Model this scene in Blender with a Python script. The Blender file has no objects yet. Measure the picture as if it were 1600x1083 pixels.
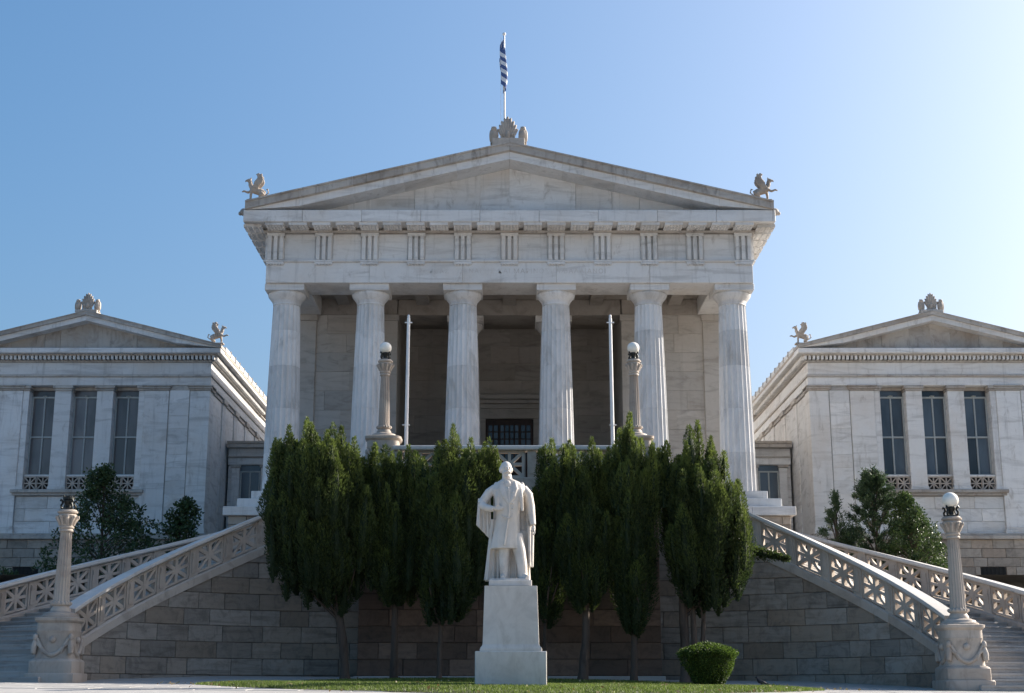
import bpy, bmesh, math, random
import numpy as np
from mathutils import Vector, Matrix

random.seed(7); RNG = np.random.default_rng(7)
scene = bpy.context.scene
R = math.radians
PI = math.pi

# ------------------------------------------------------------------ camera
cam_data = bpy.data.cameras.new('camera')
cam = bpy.data.objects.new('camera', cam_data)
scene.collection.objects.link(cam)
cam.location = (0, 0, 0)
cam.rotation_euler = (R(90 + 13.687), 0, 0)
cam_data.sensor_width = 36.0
cam_data.lens = 50.4
cam_data.shift_x = 0.0025
cam_data.clip_end = 3000
scene.camera = cam

# ------------------------------------------------------------------ sky, sun, exposure
SUN_AZ = 25.0      # degrees behind the facade plane, on the right
SUN_EL = 27.5
world = bpy.data.worlds.new('World'); scene.world = world
world.use_nodes = True
wn = world.node_tree
for n in list(wn.nodes): wn.nodes.remove(n)
w_out = wn.nodes.new('ShaderNodeOutputWorld')
w_bg = wn.nodes.new('ShaderNodeBackground')
w_sky = wn.nodes.new('ShaderNodeTexSky')
w_sky.sky_type = 'NISHITA'
w_sky.sun_disc = False
w_sky.sun_elevation = R(SUN_EL)
w_sky.sun_rotation = R(90 - SUN_AZ)
w_sky.altitude = 100
w_sky.air_density = 1.0
w_sky.dust_density = 6.0
w_sky.ozone_density = 4.0
w_bg.inputs['Strength'].default_value = 0.148
w_hs = wn.nodes.new('ShaderNodeHueSaturation'); w_hs.inputs['Saturation'].default_value = 1.33; w_hs.inputs['Hue'].default_value = 0.494
w_gm = wn.nodes.new('ShaderNodeGamma'); w_gm.inputs['Gamma'].default_value = 0.88
wn.links.new(w_sky.outputs[0], w_gm.inputs['Color']); wn.links.new(w_gm.outputs[0], w_hs.inputs['Color']); wn.links.new(w_hs.outputs[0], w_bg.inputs['Color'])
wn.links.new(w_bg.outputs[0], w_out.inputs['Surface'])

sun_data = bpy.data.lights.new('sun', 'SUN')
sun_data.energy = 5.0
sun_data.angle = R(0.55)
sun_data.color = (1.0, 0.93, 0.82)
sun = bpy.data.objects.new('sun', sun_data)
scene.collection.objects.link(sun)
sd = Vector((math.cos(R(SUN_EL)) * math.cos(R(SUN_AZ)), math.cos(R(SUN_EL)) * math.sin(R(SUN_AZ)), math.sin(R(SUN_EL))))
sun.rotation_euler = sd.to_track_quat('Z', 'Y').to_euler()
sun.location = sd * 100

scene.view_settings.view_transform = 'Standard'
scene.view_settings.look = 'None'
scene.view_settings.exposure = 0.82
scene.view_settings.gamma = 1.0
scene.view_settings.use_curve_mapping = False
scene.cycles.max_bounces = 8
scene.cycles.diffuse_bounces = 5

# ------------------------------------------------------------------ materials
MATS = {}
def new_mat(name):
    m = bpy.data.materials.new(name); m.use_nodes = True
    nt = m.node_tree
    for n in list(nt.nodes): nt.nodes.remove(n)
    out = nt.nodes.new('ShaderNodeOutputMaterial')
    bs = nt.nodes.new('ShaderNodeBsdfPrincipled')
    nt.links.new(bs.outputs[0], out.inputs[0])
    MATS[name] = m
    return m, nt, bs, out

def nd(nt, typ, **kw):
    n = nt.nodes.new(typ)
    for k, v in kw.items(): setattr(n, k, v)
    return n
def mixc(nt, a, b, fac, blend='MIX'):
    n = nt.nodes.new('ShaderNodeMix'); n.data_type = 'RGBA'; n.blend_type = blend
    for sock, v in ((n.inputs[6], a), (n.inputs[7], b), (n.inputs[0], fac)):
        if hasattr(v, 'links') or hasattr(v, 'is_linked'): nt.links.new(v, sock)
        elif isinstance(v, (int, float)): sock.default_value = v
        else: sock.default_value = (*v, 1.0)
    return n.outputs[2]
def noise(nt, vec, scale, detail=4, rough=0.55, dist=0.0):
    n = nd(nt, 'ShaderNodeTexNoise'); n.inputs['Scale'].default_value = scale
    n.inputs['Detail'].default_value = detail; n.inputs['Roughness'].default_value = rough
    n.inputs['Distortion'].default_value = dist
    nt.links.new(vec, n.inputs['Vector']); return n.outputs['Fac']
def ramp(nt, fac, p0, p1, v0=0.0, v1=1.0):
    n = nd(nt, 'ShaderNodeMapRange'); n.interpolation_type = 'SMOOTHSTEP'
    n.inputs[1].default_value = p0; n.inputs[2].default_value = p1
    n.inputs[3].default_value = v0; n.inputs[4].default_value = v1
    nt.links.new(fac, n.inputs[0]); return n.outputs[0]
def vscale(nt, vec, s):
    n = nd(nt, 'ShaderNodeVectorMath', operation='MULTIPLY'); nt.links.new(vec, n.inputs[0])
    n.inputs[1].default_value = s; return n.outputs[0]

def stone(name, base, dark, warm, streak=0.35, vein=0.4, warmth=0.3, grain=(1, 1, 1), tone=(0.88, 1.08), rough=0.62, bump=0.25, stain=None, stain_amt=0.0, blockwarm=0.0):
    m, nt, bs, out = new_mat(name)
    geo = nd(nt, 'ShaderNodeNewGeometry'); oi = nd(nt, 'ShaderNodeObjectInfo')
    sc = nd(nt, 'ShaderNodeVectorMath', operation='SCALE'); sc.inputs[0].default_value = (17, 31, 23)
    nt.links.new(oi.outputs['Random'], sc.inputs['Scale'])
    ad = nd(nt, 'ShaderNodeVectorMath', operation='ADD')
    nt.links.new(geo.outputs['Position'], ad.inputs[0]); nt.links.new(sc.outputs[0], ad.inputs[1])
    v = ad.outputs[0]; pos = geo.outputs['Position']
    # slanted veins with the grain of the cut
    nv = noise(nt, vscale(nt, v, grain), 1.1, 9, 0.62, 1.4)
    nf = noise(nt, v, 9.0, 6, 0.65)
    ns = noise(nt, vscale(nt, pos, (2.6, 2.6, 0.22)), 1.6, 6, 0.65, 0.3)
    nw = noise(nt, v, 0.45, 5, 0.6)
    c = mixc(nt, base, dark, ramp(nt, nv, 0.46, 0.72, 0, vein))
    c = mixc(nt, c, warm, ramp(nt, nw, 0.42, 0.75, 0, warmth))
    c = mixc(nt, c, dark, ramp(nt, ns, 0.52, 0.80, 0, streak))
    if blockwarm:      # blocks quarried from different beds
        ml = nd(nt, 'ShaderNodeMath', operation='MULTIPLY'); ml.inputs[1].default_value = 7.31; nt.links.new(oi.outputs['Random'], ml.inputs[0])
        fr = nd(nt, 'ShaderNodeMath', operation='FRACT'); nt.links.new(ml.outputs[0], fr.inputs[0])
        c = mixc(nt, c, warm, ramp(nt, fr.outputs[0], 0.35, 1.0, 0, blockwarm))
        n3 = noise(nt, v, 3.2, 7, 0.7, 0.8)
        c = mixc(nt, c, dark, ramp(nt, n3, 0.45, 0.68, 0, 0.55))
    if stain:
        n2 = noise(nt, vscale(nt, pos, (1.3, 1.3, 0.5)), 1.9, 8, 0.7, 0.6)
        c = mixc(nt, c, stain, ramp(nt, n2, 0.55, 0.74, 0, stain_amt))
    c = mixc(nt, c, (0.5, 0.5, 0.5), ramp(nt, nf, 0.35, 0.75, 0.0, 0.10), 'MULTIPLY')
    hv = nd(nt, 'ShaderNodeHueSaturation')
    mr = nd(nt, 'ShaderNodeMapRange'); mr.inputs[3].default_value = tone[0]; mr.inputs[4].default_value = tone[1]
    nt.links.new(oi.outputs['Random'], mr.inputs[0]); nt.links.new(mr.outputs[0], hv.inputs['Value'])
    nt.links.new(c, hv.inputs['Color'])
    nt.links.new(hv.outputs[0], bs.inputs['Base Color'])
    bs.inputs['Roughness'].default_value = rough
    bs.inputs['Specular IOR Level'].default_value = 0.35
    bp = nd(nt, 'ShaderNodeBump'); bp.inputs['Strength'].default_value = bump; bp.inputs['Distance'].default_value = 0.012
    nb = noise(nt, v, 14.0, 8, 0.7)
    nt.links.new(nb, bp.inputs['Height']); nt.links.new(bp.outputs[0], bs.inputs['Normal'])
    return m

def plain(name, col, rough=0.6, metal=0.0, nscale=8.0, amt=0.25, spec=0.4):
    m, nt, bs, out = new_mat(name)
    geo = nd(nt, 'ShaderNodeNewGeometry')
    n = noise(nt, geo.outputs['Position'], nscale, 6, 0.65)
    dk = tuple(x * (1 - amt) for x in col)
    nt.links.new(mixc(nt, col, dk, ramp(nt, n, 0.35, 0.7)), bs.inputs['Base Color'])
    bs.inputs['Roughness'].default_value = rough; bs.inputs['Metallic'].default_value = metal
    bs.inputs['Specular IOR Level'].default_value = spec
    return m

MARBLE = stone('marble_white', (0.70, 0.69, 0.675), (0.34, 0.325, 0.31), (0.58, 0.485, 0.39), streak=0.70, vein=0.55, warmth=0.40, grain=(0.3, 0.3, 2.0), tone=(0.91, 1.05), stain=(0.21, 0.165, 0.125), stain_amt=0.50)
MARBLE_COL = stone('marble_column', (0.70, 0.69, 0.68), (0.36, 0.35, 0.335), (0.60, 0.52, 0.44), streak=0.75, vein=0.6, warmth=0.35, grain=(1.2, 1.2, 0.5), tone=(0.86, 1.08), stain=(0.27, 0.225, 0.18), stain_amt=0.40)
MARBLE_WALL = stone('marble_ashlar', (0.70, 0.69, 0.675), (0.38, 0.365, 0.35), (0.59, 0.51, 0.425), streak=0.50, vein=0.7, warmth=0.45, grain=(0.6, 0.6, 2.2), tone=(0.86, 1.08), stain=(0.24, 0.20, 0.16), stain_amt=0.35)
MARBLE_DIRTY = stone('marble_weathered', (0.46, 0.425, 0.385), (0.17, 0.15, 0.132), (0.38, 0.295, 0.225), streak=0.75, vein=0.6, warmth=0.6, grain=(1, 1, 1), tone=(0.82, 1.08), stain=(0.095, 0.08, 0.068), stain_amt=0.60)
MARBLE_RAIL = stone('marble_balustrade', (0.48, 0.415, 0.355), (0.22, 0.18, 0.15), (0.39, 0.285, 0.21), streak=0.5, vein=0.5, warmth=0.6, tone=(0.85, 1.08), stain=(0.16, 0.125, 0.10), stain_amt=0.45)
MARBLE_STATUE = stone('marble_statue', (0.66, 0.615, 0.565), (0.33, 0.295, 0.26), (0.55, 0.46, 0.37), streak=0.40, vein=0.4, warmth=0.45, tone=(0.95, 1.04), bump=0.15, stain=(0.30, 0.25, 0.20), stain_amt=0.35)
MARBLE_INSC = stone('marble_inscription', (0.665, 0.655, 0.64), (0.33, 0.315, 0.30), (0.55, 0.46, 0.37), streak=0.7, vein=0.5, warmth=0.4, tone=(1, 1))
MARBLE_CAP = stone('marble_handrail', (0.62, 0.59, 0.55), (0.38, 0.35, 0.32), (0.52, 0.44, 0.36), streak=0.2, vein=0.4, warmth=0.4, tone=(0.92, 1.06), stain=(0.28, 0.23, 0.19), stain_amt=0.25)
MARBLE_ACRO = stone('marble_roof_sculpture', (0.40, 0.35, 0.30), (0.16, 0.135, 0.115), (0.36, 0.275, 0.205), streak=0.6, vein=0.6, warmth=0.6, tone=(0.9, 1.1), stain=(0.10, 0.08, 0.065), stain_amt=0.55)
STONE_STAIR = stone('stone_stair_wall', (0.305, 0.268, 0.23), (0.13, 0.108, 0.09), (0.28, 0.21, 0.15), streak=0.45, vein=0.75, warmth=0.4, blockwarm=0.7, grain=(0.5, 0.5, 4.5), tone=(0.76, 1.22), rough=0.75, bump=0.6, stain=(0.085, 0.07, 0.062), stain_amt=0.5)
STONE_PODIUM = stone('stone_brown_podium', (0.16, 0.108, 0.08), (0.065, 0.046, 0.037), (0.18, 0.112, 0.078), streak=0.45, vein=0.7, warmth=0.6, blockwarm=0.6, grain=(0.6, 0.6, 3.0), tone=(0.70, 1.5), rough=0.75, bump=0.6, stain=(0.05, 0.04, 0.035), stain_amt=0.4)
STONE_BASE = stone('stone_basement', (0.37, 0.32, 0.27), (0.17, 0.145, 0.12), (0.36, 0.27, 0.20), streak=0.5, vein=0.6, warmth=0.4, blockwarm=0.6, grain=(0.8, 0.8, 2), tone=(0.75, 1.2), bump=0.5, stain=(0.12, 0.10, 0.085), stain_amt=0.4)
MORTAR = stone('mortar_dark', (0.13, 0.105, 0.09), (0.085, 0.07, 0.06), (0.13, 0.10, 0.08), tone=(1, 1), rough=0.9)
MORTAR_L = stone('mortar_pale', (0.40, 0.38, 0.355), (0.28, 0.26, 0.24), (0.36, 0.31, 0.26), tone=(1, 1), rough=0.9)
STEP_M = stone('marble_step', (0.42, 0.395, 0.37), (0.19, 0.175, 0.16), (0.35, 0.285, 0.23), streak=0.3, vein=0.7, warmth=0.45, grain=(0.5, 0.5, 4), tone=(0.78, 1.12), stain=(0.16, 0.135, 0.115), stain_amt=0.4)
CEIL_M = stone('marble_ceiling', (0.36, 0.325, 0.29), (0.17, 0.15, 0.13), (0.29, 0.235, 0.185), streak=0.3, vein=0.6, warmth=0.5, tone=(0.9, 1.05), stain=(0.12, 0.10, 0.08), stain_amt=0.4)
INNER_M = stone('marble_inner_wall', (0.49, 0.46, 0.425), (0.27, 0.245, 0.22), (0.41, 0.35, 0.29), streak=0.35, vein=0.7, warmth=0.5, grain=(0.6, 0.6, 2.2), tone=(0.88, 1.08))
PAVE = stone('pavement_stone', (0.42, 0.40, 0.375), (0.21, 0.20, 0.19), (0.32, 0.29, 0.255), streak=0.0, vein=0.4, warmth=0.3, tone=(0.93, 1.04), rough=0.8, stain=(0.18, 0.165, 0.15), stain_amt=0.4)
TILE = plain('roof_tile', (0.46, 0.40, 0.34), 0.8)
BRONZE = plain('bronze_dark', (0.03, 0.032, 0.03), 0.45, 0.6, 20)
GLASSW = plain('lamp_globe_glass', (0.88, 0.84, 0.75), 0.25, 0.0, 6, 0.10, 0.5)
POLE_W = plain('pole_white_paint', (0.78, 0.78, 0.77), 0.4, 0.0, 5, 0.1)
WOOD = plain('door_wood', (0.055, 0.028, 0.018), 0.5, 0.0, 6, 0.4)
FRAME_M = plain('window_frame_paint', (0.40, 0.42, 0.41), 0.5, 0.0, 6, 0.15)
GRILLE = plain('iron_grille', (0.02, 0.02, 0.02), 0.6, 0.5)
DARKROOM = plain('dark_interior', (0.03, 0.028, 0.026), 0.9)
SOIL = plain('soil', (0.10, 0.075, 0.05), 0.95, 0, 3, 0.5)
BARK = stone('bark', (0.105, 0.075, 0.057), (0.04, 0.028, 0.022), (0.14, 0.10, 0.08), streak=0.8, vein=0.8, warmth=0.4, grain=(5, 5, 0.7), tone=(0.85, 1.1), rough=0.9, bump=0.8)
PIGEON = plain('pigeon_feather', (0.035, 0.035, 0.045), 0.6, 0, 20, 0.4)

def glass_mat(name, col):
    m, nt, bs, out = new_mat(name)
    geo = nd(nt, 'ShaderNodeNewGeometry')
    n = noise(nt, vscale(nt, geo.outputs['Position'], (1, 1, 0.4)), 0.9, 4)
    oi = nd(nt, 'ShaderNodeObjectInfo')
    dk = tuple(x * 0.6 for x in col)
    c = mixc(nt, col, dk, ramp(nt, n, 0.35, 0.65))
    hv = nd(nt, 'ShaderNodeHueSaturation'); nt.links.new(c, hv.inputs['Color'])
    nt.links.new(ramp(nt, oi.outputs['Random'], 0, 1, 0.55, 1.35), hv.inputs['Value']); nt.links.new(hv.outputs[0], bs.inputs['Base Color'])
    bs.inputs['Roughness'].default_value = 0.12
    bs.inputs['Specular IOR Level'].default_value = 0.5
    return m
PANE_L = glass_mat('pane_warm', (0.19, 0.175, 0.175))
PANE_R = glass_mat('pane_cool', (0.085, 0.105, 0.13))

def foliage(name, c1, c2, trans=0.25, rough=0.55):
    m, nt, bs, out = new_mat(name)
    at = nd(nt, 'ShaderNodeAttribute'); at.attribute_name = 'tone'
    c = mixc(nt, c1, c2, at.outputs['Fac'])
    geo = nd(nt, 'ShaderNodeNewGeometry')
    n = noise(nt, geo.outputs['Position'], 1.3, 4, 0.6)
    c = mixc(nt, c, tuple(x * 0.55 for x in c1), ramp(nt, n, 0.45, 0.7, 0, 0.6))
    nt.links.new(c, bs.inputs['Base Color'])
    bs.inputs['Roughness'].default_value = rough
    bs.inputs['Specular IOR Level'].default_value = 0.25
    tr = nd(nt, 'ShaderNodeBsdfTranslucent')
    c2n = mixc(nt, c, (0.9, 1.0, 0.35), 0.35, 'MULTIPLY')
    br = nd(nt, 'ShaderNodeHueSaturation'); br.inputs['Value'].default_value = 1.8; nt.links.new(c2n, br.inputs['Color'])
    nt.links.new(br.outputs[0], tr.inputs['Color'])
    mx = nd(nt, 'ShaderNodeMixShader'); mx.inputs[0].default_value = trans
    nt.links.new(bs.outputs[0], mx.inputs[1]); nt.links.new(tr.outputs[0], mx.inputs[2])
    nt.links.new(mx.outputs[0], out.inputs[0])
    return m
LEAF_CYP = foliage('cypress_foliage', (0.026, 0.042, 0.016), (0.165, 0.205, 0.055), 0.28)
LEAF_LAUREL = foliage('laurel_leaf', (0.034, 0.056, 0.024), (0.095, 0.135, 0.052), 0.15, 0.35)
LEAF_HOLLY = foliage('glossy_leaf', (0.032, 0.058, 0.020), (0.09, 0.13, 0.045), 0.18, 0.35)
LEAF_FIR = foliage('fir_needles', (0.030, 0.056, 0.028), (0.08, 0.12, 0.058), 0.15)
LEAF_BOX = foliage('box_leaf', (0.035, 0.060, 0.014), (0.12, 0.18, 0.035), 0.25)
GRASS = foliage('lawn_grass', (0.070, 0.105, 0.024), (0.175, 0.225, 0.055), 0.25)
DRYLEAF = foliage('dry_leaf', (0.16, 0.10, 0.04), (0.38, 0.33, 0.20), 0.15)
LAWN_BASE = plain('lawn_soil', (0.075, 0.075, 0.028), 0.95, 0, 2.5, 0.45)

def flag_mat():
    m, nt, bs, out = new_mat('flag_cloth')
    uv = nd(nt, 'ShaderNodeUVMap'); sp = nd(nt, 'ShaderNodeSeparateXYZ'); nt.links.new(uv.outputs[0], sp.inputs[0])
    def math_(op, a, b=None):
        n = nd(nt, 'ShaderNodeMath', operation=op)
        for i, v in enumerate((a, b)):
            if v is None: continue
            if isinstance(v, (int, float)): n.inputs[i].default_value = v
            else: nt.links.new(v, n.inputs[i])
        return n.outputs[0]
    stripe = math_('GREATER_THAN', math_('FRACT', math_('MULTIPLY', sp.outputs[1], 4.5)), 0.5)
    # canton (hoist, upper part): blue with a white cross
    incan = math_('MULTIPLY', math_('LESS_THAN', sp.outputs[0], 0.37), math_('GREATER_THAN', sp.outputs[1], 0.444))
    cr = math_('MAXIMUM', math_('LESS_THAN', math_('ABSOLUTE', math_('SUBTRACT', sp.outputs[0], 0.185)), 0.037),
               math_('LESS_THAN', math_('ABSOLUTE', math_('SUBTRACT', sp.outputs[1], 0.722)), 0.055))
    white = math_('ADD', math_('MULTIPLY', incan, cr), math_('MULTIPLY', math_('SUBTRACT', 1.0, incan), stripe))
    nt.links.new(mixc(nt, (0.06, 0.10, 0.25), (0.66, 0.67, 0.70), white), bs.inputs['Base Color'])
    bs.inputs['Roughness'].default_value = 0.8
    return m
FLAG = flag_mat()

# ------------------------------------------------------------------ mesh helpers
class MB:
    def __init__(s): s.v = []; s.f = []
    def add(s, vs, fs):
        o = len(s.v); s.v.extend([tuple(p) for p in vs]); s.f.extend([tuple(i + o for i in f) for f in fs])
    def box(s, x0, x1, y0, y1, z0, z1, c=0.0):
        x0, x1 = min(x0, x1), max(x0, x1); y0, y1 = min(y0, y1), max(y0, y1); z0, z1 = min(z0, z1), max(z0, z1)
        if c <= 0:
            s.add([(x0, y0, z0), (x1, y0, z0), (x1, y1, z0), (x0, y1, z0), (x0, y0, z1), (x1, y0, z1), (x1, y1, z1), (x0, y1, z1)],
                  [(0, 3, 2, 1), (4, 5, 6, 7), (0, 1, 5, 4), (1, 2, 6, 5), (2, 3, 7, 6), (3, 0, 4, 7)])
            return
        c = min(c, (x1 - x0) * .4, (y1 - y0) * .4, (z1 - z0) * .4)
        X = (x0, x1); Y = (y0, y1); Z = (z0, z1); vs = []; idx = {}
        for i in (0, 1):
            for j in (0, 1):
                for k in (0, 1):
                    sx, sy, sz = (1, -1)[i], (1, -1)[j], (1, -1)[k]
                    for a, p in (('x', (X[i], Y[j] + sy * c, Z[k] + sz * c)), ('y', (X[i] + sx * c, Y[j], Z[k] + sz * c)), ('z', (X[i] + sx * c, Y[j] + sy * c, Z[k]))):
                        idx[(i, j, k, a)] = len(vs); vs.append(p)
        g = lambda i, j, k, a: idx[(i, j, k, a)]
        fs = []
        for i in (0, 1):
            q = [g(i, 0, 0, 'x'), g(i, 1, 0, 'x'), g(i, 1, 1, 'x'), g(i, 0, 1, 'x')]; fs.append(q if i else q[::-1])
            q = [g(0, i, 0, 'y'), g(0, i, 1, 'y'), g(1, i, 1, 'y'), g(1, i, 0, 'y')]; fs.append(q if i else q[::-1])
            q = [g(0, 0, i, 'z'), g(1, 0, i, 'z'), g(1, 1, i, 'z'), g(0, 1, i, 'z')]; fs.append(q if i else q[::-1])
        for a in (0, 1):
            for b in (0, 1):
                fs.append([g(a, b, 0, 'x'), g(a, b, 1, 'x'), g(a, b, 1, 'y'), g(a, b, 0, 'y')])
                fs.append([g(a, 0, b, 'x'), g(a, 1, b, 'x'), g(a, 1, b, 'z'), g(a, 0, b, 'z')])
                fs.append([g(0, a, b, 'y'), g(1, a, b, 'y'), g(1, a, b, 'z'), g(0, a, b, 'z')])
        for i in (0, 1):
            for j in (0, 1):
                for k in (0, 1): fs.append([g(i, j, k, 'x'), g(i, j, k, 'y'), g(i, j, k, 'z')])
        s.add(vs, fs)
    def prism(s, poly, fn, d0, d1):
        """poly: list of (a,b); fn(a,b,d)->xyz; extruded d0..d1"""
        n = len(poly)
        vs = [fn(a, b, d0) for a, b in poly] + [fn(a, b, d1) for a, b in poly]
        fs = [tuple(range(n))[::-1], tuple(range(n, 2 * n))] + [(i, (i + 1) % n, n + (i + 1) % n, n + i) for i in range(n)]
        s.add(vs, fs)
    def lathe(s, prof, n=24, c=(0, 0, 0), power=2.0, mod=None):
        """prof: list of (r,z). power>2 gives a rounded square plan"""
        vs = []; fs = []
        for k, (r, z) in enumerate(prof):
            for i in range(n):
                a = 2 * PI * i / n
                rr = r
                if power != 2.0:
                    rr = r / ((abs(math.cos(a)) ** power + abs(math.sin(a)) ** power) ** (1 / power))
                if mod: rr = mod(rr, a, z, k)
                vs.append((c[0] + rr * math.cos(a), c[1] + rr * math.sin(a), c[2] + z))
        m = len(prof)
        for k in range(m - 1):
            for i in range(n):
                j = (i + 1) % n
                fs.append((k * n + i, k * n + j, (k + 1) * n + j, (k + 1) * n + i))
        fs.append(tuple(range(n))[::-1]); fs.append(tuple((m - 1) * n + i for i in range(n)))
        s.add(vs, fs)
    def tube(s, pts, rads, n=8):
        pts = [Vector(p) for p in pts]; vs = []; fs = []
        for k, p in enumerate(pts):
            t = (pts[min(k + 1, len(pts) - 1)] - pts[max(k - 1, 0)]).normalized()
            u = t.cross(Vector((0, 1, 0.001)));
            if u.length < 1e-3: u = t.cross(Vector((1, 0, 0)))
            u.normalize(); w = t.cross(u)
            rr = rads[k] if isinstance(rads, (list, tuple)) else rads
            rx, ry = rr if isinstance(rr, tuple) else (rr, rr)
            for i in range(n):
                a = 2 * PI * i / n
                vs.append(tuple(p + u * (rx * math.cos(a)) + w * (ry * math.sin(a))))
        for k in range(len(pts) - 1):
            for i in range(n):
                j = (i + 1) % n
                fs.append((k * n + i, k * n + j, (k + 1) * n + j, (k + 1) * n + i))
        fs.append(tuple(range(n))[::-1]); fs.append(tuple((len(pts) - 1) * n + i for i in range(n)))
        s.add(vs, fs)
    def ell(s, c, r, n=14, m=9, rot=None):
        vs = []; fs = []
        M = rot.to_matrix() if rot is not None else None
        for k in range(m + 1):
            ph = -PI / 2 + PI * k / m
            ph = max(min(ph, PI / 2 - 1e-3), -PI / 2 + 1e-3)
            for i in range(n):
                a = 2 * PI * i / n
                p = Vector((r[0] * math.cos(ph) * math.cos(a), r[1] * math.cos(ph) * math.sin(a), r[2] * math.sin(ph)))
                if M is not None: p = M @ p
                vs.append((c[0] + p.x, c[1] + p.y, c[2] + p.z))
        for k in range(m):
            for i in range(n):
                j = (i + 1) % n
                fs.append((k * n + i, k * n + j, (k + 1) * n + j, (k + 1) * n + i))
        fs.append(tuple(range(n))[::-1]); fs.append(tuple(m * n + i for i in range(n)))
        s.add(vs, fs)
    def mesh(s, name, smooth=None):
        me = bpy.data.meshes.new(name); me.from_pydata(s.v, [], s.f); me.update()
        if smooth is not None:
            me.shade_smooth()
            me.set_sharp_from_angle(angle=R(smooth))
        return me

COL = scene.collection
WL = {}
def link(name, data, mat, parent, wloc):
    o = bpy.data.objects.new(name, data); COL.objects.link(o)
    if data is not None and mat is not None and len(data.materials) == 0: data.materials.append(mat)
    WL[o.name] = Vector(wloc)
    if parent is not None:
        o.parent = parent; o.location = Vector(wloc) - WL[parent.name]
    else: o.location = wloc
    return o
def thing(name, loc, label, cat, group=None):
    o = link(name, None, None, None, loc); o.empty_display_size = 0.3
    o['label'] = label; o['category'] = cat
    if group: o['group'] = group
    return o
def tag(o, label=None, cat=None, group=None, kind=None):
    if label: o['label'] = label
    if cat: o['category'] = cat
    if group: o['group'] = group
    if kind: o['kind'] = kind
    return o
def part(name, mb, mat, parent, smooth=None, wloc=None):
    """mb holds world coordinates; the mesh is re-centred on the parent (or wloc)"""
    base = Vector(wloc) if wloc is not None else (WL[parent.name] if parent else Vector((0, 0, 0)))
    me = mb.mesh(name, smooth)
    a = np.empty(len(me.vertices) * 3, dtype=np.float64); me.vertices.foreach_get('co', a)
    a = a.reshape(-1, 3) - np.array(base); me.vertices.foreach_set('co', a.ravel()); me.update()
    return link(name, me, mat, parent, base)
def pbox(name, mat, parent, *b, c=0.015):
    mb = MB(); mb.box(*b, c=c); return part(name, mb, mat, parent)
CACHE = {}
def boxpiece(name, mat, parent, x0, x1, y0, y1, z0, z1, c=0.012):
    """box child whose mesh is shared between pieces of one size"""
    x0, x1 = min(x0, x1), max(x0, x1); y0, y1 = min(y0, y1), max(y0, y1)
    key = (mat.name, round(x1 - x0, 3), round(y1 - y0, 3), round(z1 - z0, 3), c)
    if key not in CACHE:
        mb = MB(); w, d, h = (x1 - x0) / 2, (y1 - y0) / 2, (z1 - z0) / 2
        mb.box(-w, w, -d, d, -h, h, c); CACHE[key] = mb.mesh(name)
    return link(name, CACHE[key], mat, parent, ((x0 + x1) / 2, (y0 + y1) / 2, (z0 + z1) / 2))

def clip_top(poly, f):
    """keep the part of the (s,z) polygon below z=f(s) (straight between the polygon's ends)"""
    out = []
    for i in range(len(poly)):
        a, b = poly[i], poly[(i + 1) % len(poly)]
        da, db = f(a[0]) - a[1], f(b[0]) - b[1]
        if da >= 0: out.append(a)
        if (da >= 0) != (db >= 0):
            t = da / (da - db); out.append((a[0] + (b[0] - a[0]) * t, a[1] + (b[1] - a[1]) * t))
    return out
def area(poly): return abs(sum(poly[i][0] * poly[(i + 1) % len(poly)][1] - poly[(i + 1) % len(poly)][0] * poly[i][1] for i in range(len(poly)))) / 2

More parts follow.
